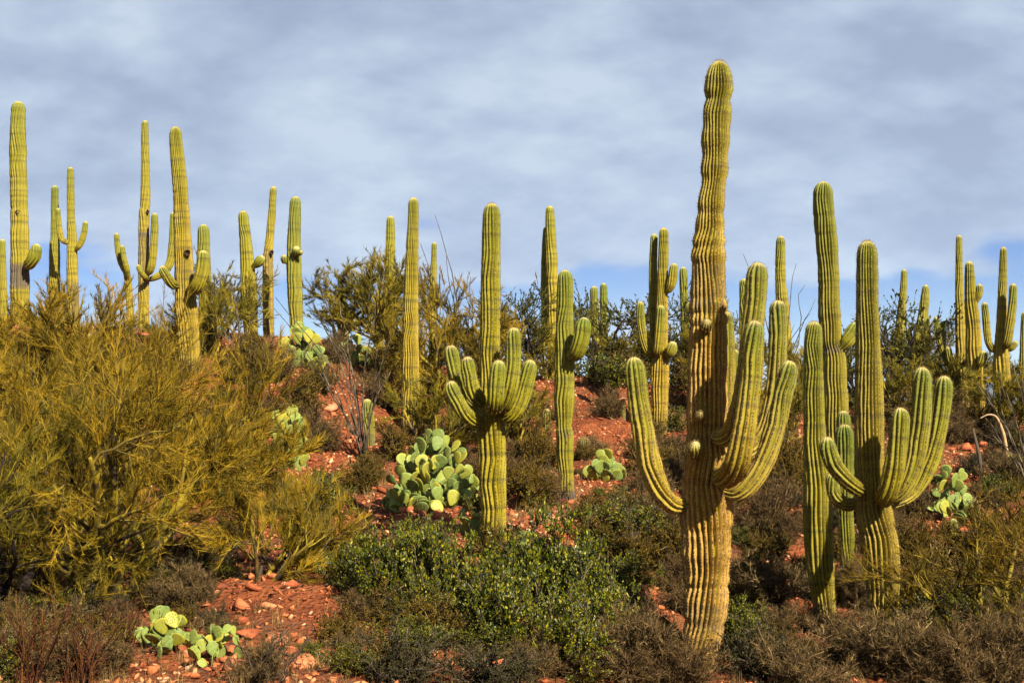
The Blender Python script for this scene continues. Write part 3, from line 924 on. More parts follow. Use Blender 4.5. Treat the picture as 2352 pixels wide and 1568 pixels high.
# --- right
saguaro('broad saguaro with low arms spreading right, at right foreground', 17.5,
        [(2030, 1485, 62), (2029, 1400, 70), (2028, 1333, 77), (2024, 1270, 84), (2012, 1200, 84), (2002, 1126, 75), (1997, 1043, 68), (1997, 942, 67), (1996, 878, 63), (1994, 814, 58), (1993, 749, 54), (1992, 685, 50), (1992, 621, 49), (1992, 578, 46), (1992, 553, 42)],
        arms=[
            [(1985, 1128, 30, -0.1), (1962, 1118, 36, -0.32), (1939, 1097, 38, -0.42), (1917, 1068, 40, -0.45), (1902, 1032, 40, -0.45), (1898, 1003, 36, -0.45)],
            [(2018, 1148, 40, -0.1), (2035, 1138, 48, -0.42), (2052, 1085, 50, -0.55), (2062, 1022, 46, -0.58), (2068, 964, 43, -0.58), (2068, 936, 39, -0.58)],
            [(2035, 1150, 34, -0.05), (2070, 1125, 40, -0.12), (2098, 1064, 45, -0.15), (2111, 1006, 46, -0.15), (2117, 942, 46, -0.15), (2118, 878, 46, -0.15), (2117, 843, 42, -0.15)],
            [(2035, 1165, 30, 0.05), (2086, 1138, 34, 0.1), (2114, 1104, 40, 0.12), (2136, 1062, 43, 0.12), (2147, 1019, 44, 0.12), (2158, 963, 44, 0.12), (2167, 899, 44, 0.12), (2169, 863, 40, 0.12)],
            [(1985, 1150, 28, 0.1), (1945, 1158, 32, 0.15), (1920, 1140, 33, 0.15), (1912, 1110, 31, 0.15), (1910, 1085, 28, 0.15)]],
        tint=0.18, tan=0.40, bumpy=0.010, ribs=22, caplen=0.075)
saguaro('shorter single column saguaro just left of the broad spreading one', 19.4,
        [(1899, 1458, 46), (1896, 1416, 48), (1887, 1333, 58), (1880.7, 1250, 65), (1878, 1167, 66), (1877, 1084, 62), (1871, 985, 50), (1869, 899, 46), (1868, 814, 43), (1869, 762, 40), (1869, 738, 36)],
        tint=0.22, tan=0.14, bumpy=0.010, ribs=18, caplen=0.075)
saguaro('small green column saguaro between the two right foreground ones', 20.3,
        [(1946, 1300, 32), (1945, 1230, 34), (1940, 1150, 38), (1940, 1084, 43), (1940.5, 1022, 43), (1939.5, 974, 39)],
        tint=0.55, tan=0.05, bumpy=0.008, ribs=15, caplen=0.06)
saguaro('dome topped young saguaro peeking behind the small green column', 22,
        [(1938, 1100, 30), (1938, 1000, 33), (1937.5, 965, 33), (1937, 943, 30)], tint=0.45, tan=0.1, ribs=14, caplen=0.06)
saguaro('tall leaning saguaro with pinched waist and right arm', 26,
        [(1922, 1080, 50), (1922, 1010, 54), (1920.5, 933, 55), (1919, 878, 53), (1917, 820, 52), (1914.5, 803, 48), (1913, 799, 43), (1911, 790, 46), (1909, 771, 48), (1905.5, 728, 51), (1904, 685, 49), (1903, 621, 48), (1899, 557, 50), (1892.7, 493, 49), (1890.6, 441, 45), (1890.6, 417, 40)],
        arms=[[(1920, 798, 22, -0.02), (1935, 796, 27, -0.1), (1947, 783, 33, -0.14), (1958, 762, 33, -0.14), (1967, 741, 28, -0.14)]],
        tint=0.28, tan=0.22, bumpy=0.016, cork=[(2.15, 2.27, 0.9)], ribs=20, caplen=0.075)
saguaro('bare pole saguaro behind, right of the tallest saguaro arms', 38,
        [(1806, 930, 32), (1802, 777, 32), (1797, 698, 30), (1793, 646, 25), (1792.5, 593, 23), (1793, 542, 20)], tint=0.16, tan=0.3, bumpy=0.015)
saguaro('far saguaro mostly hidden behind tall arm of the tallest', 41,
        [(1711, 850, 24), (1710, 740, 24), (1709, 680, 22), (1707.6, 640, 19)], tint=0.3, tan=0.15)
saguaro('stub of a young saguaro between tallest trunk and its arm', 24,
        [(1687, 1010, 22), (1686, 900, 24), (1687, 835, 23), (1687.6, 802, 20)], tint=0.3, tan=0.2)
saguaro('crooked distant saguaro leaning over the leafless right tree', 43,
        [(2056, 900, 24), (2061.6, 814, 24), (2068, 749, 23), (2073.6, 685, 18), (2076, 640, 15), (2076.6, 618, 12)], tint=0.2, tan=0.35, bumpy=0.02)
saguaro('distant saguaro with many short arms, half hidden by brush', 40,
        [(2119, 900, 26), (2118, 813, 25), (2117, 758, 28), (2120.7, 719, 23), (2124, 690, 20), (2126.6, 654, 15)],
        arms=[[(2102, 815, 12, -0.1), (2100, 790, 15, -0.4), (2109, 762, 17, -0.46), (2117, 729, 14, -0.46)],
              [(2108, 800, 9, 0.0), (2094, 792, 11, -0.05), (2089.5, 771, 12, -0.05), (2089.5, 753, 10, -0.05)],
              [(2122, 820, 11, 0.0), (2129, 800, 13, 0.05), (2130, 765, 13, 0.05), (2130, 728, 11, 0.05)]],
        tint=0.14, tan=0.35, holes=[(2121, 708, 3, -0.15)])
saguaro('tall thin saguaro with arms trailing to the left, right edge group', 33,
        [(2215, 948, 27), (2211, 878, 28), (2209, 814, 27), (2206, 749, 24), (2203.6, 664, 19), (2202.8, 600, 16), (2202.8, 540, 13)],
        arms=[[(2206, 852, 14, -0.05), (2192, 845, 16, -0.2), (2182, 825, 18, -0.24), (2177, 796, 15, -0.24)],
              [(2204, 856, 13, 0.0), (2182, 838, 15, -0.05), (2164, 803, 17, -0.08), (2154, 762, 16, -0.08), (2150.6, 727, 13, -0.08)],
              [(2178, 825, 10, 0.05), (2167, 805, 12, 0.1), (2166, 771, 13, 0.12), (2165, 738, 11, 0.12)],
              bud(2216.5, 832, 6, -0.18)],
        tint=0.12, tan=0.5, bumpy=0.02)
saguaro('stout saguaro with one high and one low stub arm, right', 32.3,
        [(2247, 952, 33), (2241, 878, 37), (2237, 814, 38), (2235, 749, 34), (2229.7, 681, 28), (2227, 625, 22), (2226, 600, 19)],
        arms=[[(2236, 700, 11, 0.0), (2243, 690, 14, -0.05), (2249, 674, 17, -0.08), (2250, 652, 15, -0.08)],
              [(2244, 838, 13, -0.1), (2250, 838, 17, -0.28), (2257, 825, 19, -0.32), (2260.5, 806, 17, -0.32)]],
        tint=0.14, tan=0.42, bumpy=0.016)
saguaro('saguaro with U shaped arms against the snowy mountain', 30,
        [(2312, 990, 30), (2310, 942, 33), (2302, 878, 39), (2300, 814, 36), (2300, 780, 29), (2300.5, 749, 25), (2302, 685, 21), (2304, 600, 17), (2304.6, 567, 14)],
        arms=[[(2292, 806, 15, 0.0), (2281, 803, 17, 0.0), (2270, 784, 17, 0.0), (2265, 740, 17, 0.0), (2261, 694, 15, 0.0)],
              [(2306, 796, 16, -0.1), (2313, 790, 20, -0.28), (2320, 749, 20, -0.34), (2325.5, 700, 20, -0.34), (2327, 651, 17, -0.34)],
              [(2314, 806, 10, -0.05), (2325, 799, 14, -0.12), (2336, 783, 13, -0.12)]],
        tint=0.16, tan=0.42, bumpy=0.016)
saguaro('saguaro sliced by the right edge of the picture', 31,
        [(2352, 985, 22), (2351, 850, 20), (2352, 780, 18), (2354, 715, 15)], tint=0.2, tan=0.3)
saguaro('little young saguaro at the foot of right brush, low', None,
        [(2191, 1245, 20), (2190, 1215, 21), (2189.5, 1190, 18)], tint=0.45, tan=0.1, ribs=12, caplen=0.06)
saguaro('tiny column cactus on red slope beside long left arm', None,
        [(1432, 965, 13), (1431, 935, 14), (1430.5, 915, 12)], tint=0.4, tan=0.1, ribs=11)
saguaro('little cactus column in brush left of the pinched saguaro', None,
        [(1256, 990, 18), (1255.5, 960, 20), (1255, 938, 17)], tint=0.4, tan=0.1, ribs=12)


def barrel(label, px, py, d, w, h, lean=0.0):
    b = on_ground(px, d)
    r = w * 0.5 * mpp(d); hh_ = h * mpp(d)
    p4 = np.array([[b[0], b[1], b[2] - 0.08, r * 0.8], [b[0] + lean * 0.3, b[1], b[2] + hh_ * 0.4, r], [b[0] + lean, b[1] - 0.03, b[2] + hh_, r * 0.95]])
    root = thing('barrel_cactus', label, 'cactus', b)
    me, sp = stem_mesh('body', p4, b, int(px), 0.5, 0.3, (), False, 18, depth=0.2, spines=1.6, mat=MAT_BARREL, spine_len=0.05)
    bo = obj('body', me, root)
    tag(obj('spines', sp, bo), kind='stuff')


barrel('round barrel cactus in shade behind the pinched green saguaro', 1338, 975, 29.5, 33, 46, 0.05)
barrel('squat barrel cactus on red rocks right of the spreading arms', 2229, 1110, 23, 36, 40, 0.02)
barrel('grey spiny hedgehog cactus right of the big palo verde, low', 648, 1140, 22.5, 30, 36, 0.0)


# ------------------------------------------------------------------ trees
def wander(start, d, length, nseg, rnd, wob, up, sag=0.0):
    p = np.array(start, float); v = np.array(d, float); v /= np.linalg.norm(v)
    out = [p.copy()]
    st = length / nseg
    for i in range(nseg):
        v = v + rnd.normal(0, wob, 3) + np.array([0, 0, up - sag * i / nseg])
        v /= np.linalg.norm(v)
        p = p + v * st
        out.append(p.copy())
    return np.array(out)


def tree(name, label, base, height, spread, seed, mats, nstem=5, limbs=6, branches=6, twigs=6, fine=20, trunk_r=0.07,
         lean=(0, 0), el=(35, 78), fine_len=(0.05, 0.14), fine_w=0.0036, dense=2.0, leafy=False, fine_up=0.35, wood_wob=0.2, group=None, cat='tree', az=None):
    rnd = np.random.default_rng(seed)
    fine = int(fine * dense)
    base = np.array(base, float)
    root = thing(name, label, cat, base, group)
    wood = Tubes(); twig_t = Tubes()
    fs, fd, ft = [], [], []
    kx = spread * 0.5 / (height * 0.62)
    sq = np.array([kx, kx, 1.0])

    def ch(d, ang):
        r_ = rnd.normal(size=3); r_ -= d * np.dot(r_, d); r_ /= np.linalg.norm(r_) + 1e-9
        v = d * math.cos(ang) + r_ * math.sin(ang)
        return v / np.linalg.norm(v)

    for s in range(nstem):
        a = (az[s] if az else (s + rnd.uniform(-.3, .3)) * 2 * math.pi / nstem + seed)
        e = R(rnd.uniform(*el))
        d = np.array([math.cos(a) * math.cos(e) + lean[0], math.sin(a) * math.cos(e) + lean[1], math.sin(e)]) * sq
        d /= np.linalg.norm(d)
        L0 = height * rnd.uniform(0.55, 0.75) * (0.75 + 0.25 * np.linalg.norm(d * sq))
        st = wander((d[0] * 0.06, d[1] * 0.06, -0.12), d, L0, 9, rnd, wood_wob * 0.5, 0.03)
        r0 = trunk_r * rnd.uniform(0.7, 1.1)
        rr = np.linspace(r0, r0 * 0.3, 10); rr[0] *= 1.3
        tb = Tubes(); tb.add(st, rr, 8)
        obj('trunk', tb.mesh('trunk', mats[0]), root)
        for l in range(limbs):
            t = 0.22 + 0.78 * (l + rnd.uniform(0, 1)) / limbs
            i = min(int(t * 9), 8)
            p0 = st[i] + (st[min(i + 1, 9)] - st[i]) * (t * 9 - i)
            dl = st[min(i + 1, 9)] - st[i]; dl /= np.linalg.norm(dl)
            d1 = ch(dl, R(rnd.uniform(22, 62))) * np.array([1.1, 1.1, 1.0])
            L1 = height * rnd.uniform(0.28, 0.46) * (1.1 - 0.45 * t)
            lm = wander(p0, d1, L1, 7, rnd, wood_wob, 0.05)
            r1 = r0 * (1 - 0.65 * t) * 0.62
            wood.add(lm, np.linspace(r1, r1 * 0.3, 8), 5)
            for b in range(branches):
                tb_ = 0.15 + 0.85 * (b + rnd.uniform(0, 1)) / branches
                ib = min(int(tb_ * 7), 6)
                p1 = lm[ib]; db = lm[ib + 1] - lm[ib]; db /= np.linalg.norm(db)
                d2 = ch(db, R(rnd.uniform(18, 55)))
                L2 = height * rnd.uniform(0.13, 0.26) * (1.1 - 0.3 * tb_)
                br = wander(p1, d2, L2, 5, rnd, wood_wob * 0.9, 0.06)
                r2 = max(r1 * 0.4 * (1 - 0.5 * tb_), 0.0035)
                wood.add(br, np.linspace(r2, r2 * 0.4, 6), 4)
                gt = rnd.random()
                for w in range(twigs):
                    tw = 0.15 + 0.85 * (w + rnd.uniform(0, 1)) / twigs
                    iw = min(int(tw * 5), 4)
                    dw = br[iw + 1] - br[iw]; dw /= np.linalg.norm(dw)
                    d3 = ch(dw, R(rnd.uniform(12, 42)))
                    L3 = height * rnd.uniform(0.07, 0.13)
                    tp = wander(br[iw], d3, L3, 2, rnd, 0.14, 0.09)
                    twig_t.add(tp, np.linspace(0.0042, 0.002, 3), 3)
                    k = rnd.integers(0, 2, fine); f = rnd.random((fine, 1))
                    k2 = k + 1
                    fs.append(tp[k] * (1 - f) + tp[k2] * f)
                    dd = d3[None, :] + rnd.normal(0, 0.42, (fine, 3)); dd[:, 2] += fine_up
                    fd.append(dd)
                    ft.append(np.clip(0.55 * gt + 0.45 * rnd.random(fine), 0, 1))
    obj('branches', wood.mesh('branches', mats[1]), root)
    crown_v = np.concatenate(twig_t.v); off = len(crown_v)
    S = np.concatenate(fs); D = np.concatenate(fd); T = np.concatenate(ft)
    ln_ = rng.uniform(fine_len[0], fine_len[1], len(S))
    if leafy:
        bv, bt, tn = leaves(S, D, ln_, ln_ * rng.uniform(0.35, 0.6, len(S)), T)
        me = mesh_np('crown', np.concatenate([crown_v, bv]), [np.concatenate(twig_t.q), np.concatenate(twig_t.t), bt + off], mats[2], True,
                     {'tone': np.concatenate([np.concatenate(twig_t.r) * 0.5, tn])})
    else:
        bv, bq, bt, tn = blades(S, D, ln_, rng.uniform(0.75, 1.6, len(S)) * fine_w, T, bend=-1)
        me = mesh_np('crown', np.concatenate([crown_v, bv]), [np.concatenate(twig_t.q), np.concatenate(twig_t.t), bq + off, bt + off], mats[2], False,
                     {'tone': np.concatenate([np.concatenate(twig_t.r), tn])})
    obj('crown', me, root)
    lo = np.percentile(S, 2.0, axis=0); hi = np.percentile(S, 97.0, axis=0)
    sw = spread / max(hi[0] - lo[0], 0.1)
    root.scale = (sw, sw, height / max(hi[2] + 0.08, 0.1))
    return root


PV = (MAT_PV_BARK, MAT_PV_BARK, MAT_PV_TWIG)
PVG = (MAT_PV_BARK, MAT_PV_BARK, MAT_PV_GREEN)
MQ = (MAT_DARKWOOD, MAT_DARKWOOD, MAT_MESQ)
tree('palo_verde', 'large golden palo verde filling the left, stems forking from red ground', on_ground(270, 17.2), 3.1, 3.9, 3, PV, 8, 7, 6, 6, 22, 0.062, el=(30, 80), group='palo verde trees')
tree('palo_verde', 'shaded palo verde with dark trunk at the left edge', on_ground(28, 16.4), 2.5, 2.6, 8, (MAT_DARKWOOD, MAT_DARKWOOD, MAT_PV_GREEN), 4, 6, 6, 6, 18, 0.075, el=(50, 85), group='palo verde trees')
tree('palo_verde', 'golden palo verde on the left hill behind the large one', on_ground(175, 25.0), 2.75, 3.5, 14, PV, 8, 7, 6, 6, 20, 0.08, el=(35, 82), fine_w=0.0066, group='palo verde trees')
tree('palo_verde', 'palo verde at far left under the tall thick saguaro', on_ground(10, 24.5), 2.5, 3.2, 19, PV, 7, 6, 6, 6, 16, 0.07, fine_w=0.0066, group='palo verde trees')
tree('palo_verde', 'rounded orange tinged palo verde below the hill crest saguaros', on_ground(530, 23.0), 1.5, 2.0, 25, PV, 6, 6, 6, 6, 13, 0.05, el=(35, 80), fine_w=0.0064, group='palo verde trees')
tree('palo_verde', 'feathery palo verde with open crown on the skyline, centre left', on_ground(880, 37.0), 2.45, 2.7, 31, PVG, 5, 6, 6, 6, 18, 0.06, el=(45, 80), fine_w=0.0085, group='palo verde trees')
tree('palo_verde', 'small airy palo verde on the skyline screening a bright trunk', on_ground(775, 38.0), 1.7, 1.5, 37, PVG, 4, 4, 5, 5, 10, 0.04, el=(50, 85), fine_w=0.0085, group='palo verde trees')
tree('palo_verde', 'bushy palo verde behind the candelabra saguaro', on_ground(1065, 32.5), 2.75, 3.0, 43, PV, 6, 6, 6, 6, 20, 0.06, el=(40, 82), fine_w=0.0085, group='palo verde trees')
tree('palo_verde', 'low palo verde thicket between slim yellow saguaro and candelabra', on_ground(1010, 28.5), 1.5, 2.2, 47, PVG, 5, 5, 5, 5, 16, 0.04, fine_w=0.0064, group='palo verde trees')
tree('palo_verde', 'sprawling yellow palo verde sapling leaning right over rocks', on_ground(590, 17.6), 1.25, 1.5, 53, PV, 5, 5, 5, 5, 13, 0.032, lean=(0.6, 0.0), el=(18, 60), group='palo verde trees')
tree('palo_verde', 'low palo verde with bare yellow branches at right edge', on_ground(2330, 16.6), 1.75, 2.3, 59, (MAT_PV_BARK, MAT_PV_BARK, MAT_LEAF_OLIVE), 5, 5, 5, 5, 9, 0.04, lean=(-0.35, 0), el=(35, 80), group='palo verde trees')
tree('palo_verde', 'olive palo verde brush behind the right arms of tallest saguaro', on_ground(1690, 33.0), 1.9, 2.4, 61, PVG, 5, 5, 5, 5, 15, 0.05, fine_w=0.0085, group='palo verde trees')
tree('palo_verde', 'palo verde tangle in front of the distant saguaro with many arms', on_ground(2120, 34.0), 1.8, 2.6, 67, PVG, 5, 5, 5, 5, 13, 0.05, fine_w=0.0085, group='palo verde trees')
tree('mesquite_tree', 'dark branched mesquite on the crest beside far saguaro columns', on_ground(1415, 38.5), 2.5, 3.4, 71, MQ, 6, 6, 6, 5, 10, 0.06, leafy=True, fine_len=(0.03, 0.06), wood_wob=0.3, el=(30, 75), group='mesquite trees')
tree('mesquite_tree', 'nearly leafless crooked mesquite between right saguaros', on_ground(2030, 33.0), 2.5, 2.8, 73, MQ, 5, 6, 5, 4, 3, 0.06, leafy=True, fine_len=(0.04, 0.08), wood_wob=0.34, el=(35, 80), group='mesquite trees')
tree('mesquite_tree', 'dark mesquite clump right of the candelabra on crest', on_ground(1215, 36.0), 2.2, 2.4, 79, MQ, 6, 6, 5, 5, 9, 0.05, leafy=True, fine_len=(0.03, 0.06), wood_wob=0.3, group='mesquite trees')
tree('mesquite_tree', 'mesquite behind saguaro with dark branching stems', on_ground(1590, 37.0), 2.3, 2.6, 83, MQ, 6, 6, 5, 5, 9, 0.05, leafy=True, fine_len=(0.03, 0.06), wood_wob=0.3, group='mesquite trees')
tree('mesquite_tree', 'mesquite brush on the crest left of the green budded saguaro', on_ground(510, 33.5), 1.9, 1.9, 89, (MAT_DARKWOOD, MAT_DARKWOOD, MAT_PV_GREEN), 5, 5, 5, 4, 9, 0.04, wood_wob=0.25, fine_w=0.0085, group='mesquite trees')


def copy_tree(src, label, base, k, rz, kz=None):
    o = src.copy(); COL.objects.link(o)
    o.location = base; o.rotation_euler = (0, 0, rz)
    o.scale = (src.scale[0] * k, src.scale[1] * k, src.scale[2] * (kz or k))
    o['label'] = label
    for c in src.children:
        n_ = c.copy(); COL.objects.link(n_); n_.parent = o
    return o


olive_src = next(o for o in COL.objects if o.get('label', '').startswith('olive palo verde brush'))
mesq_src = next(o for o in COL.objects if o.get('label', '').startswith('mesquite behind saguaro'))
bush_src = next(o for o in COL.objects if o.get('label', '').startswith('low palo verde thicket'))
for src, px, dd, k, kz, lab in [
        (olive_src, 1255, 36.5, 0.75, 0.8, 'olive palo verde wedged between twin stemmed and pinched saguaros'),
        (olive_src, 1475, 37.5, 0.8, 0.75, 'olive palo verde behind left arm of the branching saguaro'),
        (mesq_src, 1655, 37.0, 0.8, 0.8, 'mesquite showing behind the tallest trunk'),
        (olive_src, 1850, 35.0, 0.7, 0.75, 'olive palo verde between right arm and single column on crest'),
        (olive_src, 1965, 34.0, 0.8, 0.85, 'olive palo verde behind the broad spreading saguaro trunk'),
        (bush_src, 2100, 31.5, 0.9, 0.9, 'olive thicket right behind the spreading arms'),
        (olive_src, 2195, 35.0, 0.75, 0.7, 'olive palo verde at foot of the thin right saguaro'),
        (olive_src, 2275, 34.0, 0.7, 0.6, 'olive palo verde between stout and U armed saguaros'),
        (bush_src, 2340, 29.0, 0.9, 0.9, 'olive thicket at the right edge below U armed saguaro'),
        (bush_src, 1170, 30.0, 0.8, 0.9, 'olive thicket behind the candelabra right arms'),
        (bush_src, 960, 34.0, 0.9, 0.9, 'olive thicket on crest right of slim yellow saguaro'),
        (bush_src, 1790, 30.0, 0.8, 1.0, 'olive thicket framed by the bent right arms'),
        (bush_src, 470, 31.0, 0.8, 1.0, 'olive thicket at the foot of the leaning stout saguaro')]:
    copy_tree(src, lab, on_ground(px, dd), k, px * 0.7, kz)


# ------------------------------------------------------------------ shrubs (a few kinds, then copies)
def shrub_proto(kind, seed):
    """returns (stems mesh, foliage mesh) for a shrub about 1 m wide and 0.8 m high standing on the origin"""
    rnd = np.random.default_rng(seed)
    st = Tubes(); S = []; D = []
    conf = {'leafy': (20, 7, 6, 19), 'brown': (26, 7, 6, 18), 'grey': (24, 7, 6, 17), 'olive': (24, 7, 6, 19), 'red': (14, 4, 4, 3), 'bare': (7, 6, 5, 3)}[kind]
    ns, nb, nt_, nf = conf
    fine_r = 0.0032
    for s in range(ns):
        a = rnd.uniform(0, 2 * math.pi)
        e = R(rnd.uniform(28, 85)) if kind != 'red' else R(rnd.uniform(60, 88))
        d = np.array([math.cos(a) * math.cos(e), math.sin(a) * math.cos(e), math.sin(e)])
        L0 = rnd.uniform(0.42, 0.75) * (1.15 if kind == 'red' else 1)
        p = wander((rnd.normal(0, 0.05), rnd.normal(0, 0.05), -0.06), d, L0, 6, rnd, 0.16 if kind != 'bare' else 0.28, 0.03)
        st.add(p, np.linspace(0.010, 0.004, 7) * (1.6 if kind == 'bare' else 1), 4)
        for b in range(nb):
            t = 0.2 + 0.8 * (b + rnd.random()) / nb; i = min(int(t * 6), 5)
            db = p[i + 1] - p[i]; db /= np.linalg.norm(db)
            d1 = db + rnd.normal(0, 0.55, 3); d1[2] += 0.1
            bp = wander(p[i], d1, rnd.uniform(0.14, 0.30), 4, rnd, 0.22, 0.04)
            st.add(bp, np.linspace(0.0055, 0.003, 5), 3)
            for w in range(nt_):
                j = rnd.integers(0, 4)
                d2 = (bp[j + 1] - bp[j]); d2 /= np.linalg.norm(d2) + 1e-9
                d2 = d2 + rnd.normal(0, 0.5, 3)
                tp = wander(bp[j], d2, rnd.uniform(0.06, 0.15), 2, rnd, 0.2, 0.02)
                if kind != 'leafy' or w < 2:
                    st.add(tp, np.linspace(fine_r, 0.0018, 3), 3)
                f = rnd.random((nf, 1)); k = rnd.integers(0, 2, nf)
                S.append(tp[k] * (1 - f) + tp[k + 1] * f)
                D.append(d2[None, :] / np.linalg.norm(d2) + rnd.normal(0, 0.7, (nf, 3)) + np.array([[0, 0, 0.25]]))
    S = np.concatenate(S); D = np.concatenate(D); n = len(S)
    smat = {'leafy': MAT_GREYWOOD, 'brown': MAT_BROWNTWIG, 'grey': MAT_GREYWOOD, 'olive': MAT_BROWNTWIG, 'red': MAT_REDTWIG, 'bare': MAT_GREYWOOD}[kind]
    fmat = {'leafy': MAT_LEAF, 'brown': MAT_BROWNTWIG, 'grey': MAT_LEAF_GREY, 'olive': MAT_LEAF_OLIVE, 'red': MAT_LEAF_OLIVE, 'bare': MAT_LEAF_OLIVE}[kind]
    stems = st.mesh('stems', smat)
    if kind in ('leafy', 'grey', 'olive', 'red', 'bare'):
        sz = {'leafy': (0.018, 0.036), 'grey': (0.012, 0.028), 'olive': (0.014, 0.032), 'red': (0.012, 0.022), 'bare': (0.010, 0.02)}[kind]
        ln_ = rnd.uniform(*sz, n)
        v, t, tn = leaves(S, D, ln_, ln_ * rnd.uniform(0.4, 0.65, n))
        fol = mesh_np('foliage', v, t, fmat, True, {'tone': tn})
    else:
        ln_ = rnd.uniform(0.03, 0.09, n)
        v, qd, t, tn = blades(S, D, ln_, np.full(n, 0.0042), bend=-1)
        fol = mesh_np('foliage', v, [qd, t], fmat, False, {'tone': tn})
    return stems, fol


PROTO = {}
for ki, kind in enumerate(('leafy', 'brown', 'grey', 'olive', 'red', 'bare')):
    PROTO[kind] = [shrub_proto(kind, 100 + ki * 10 + j) for j in range(3)]


def shrub(kind, p, w, h, label, group, variant=None, name=None):
    sm, fm = PROTO[kind][random.randrange(3) if variant is None else variant]
    names = {'leafy': 'leafy_shrub', 'brown': 'dry_shrub', 'grey': 'grey_shrub', 'olive': 'olive_shrub', 'red': 'reddish_shrub', 'bare': 'bare_shrub'}
    root = thing(name or names[kind], label, 'shrub', (p[0], p[1], p[2]), group)
    root.rotation_euler = (0, 0, random.uniform(0, 6.28))
    root.scale = (w / 1.15, w / 1.15, h / 0.85)
    obj('stems', sm, root)
    obj('foliage', fm, root)
    return root


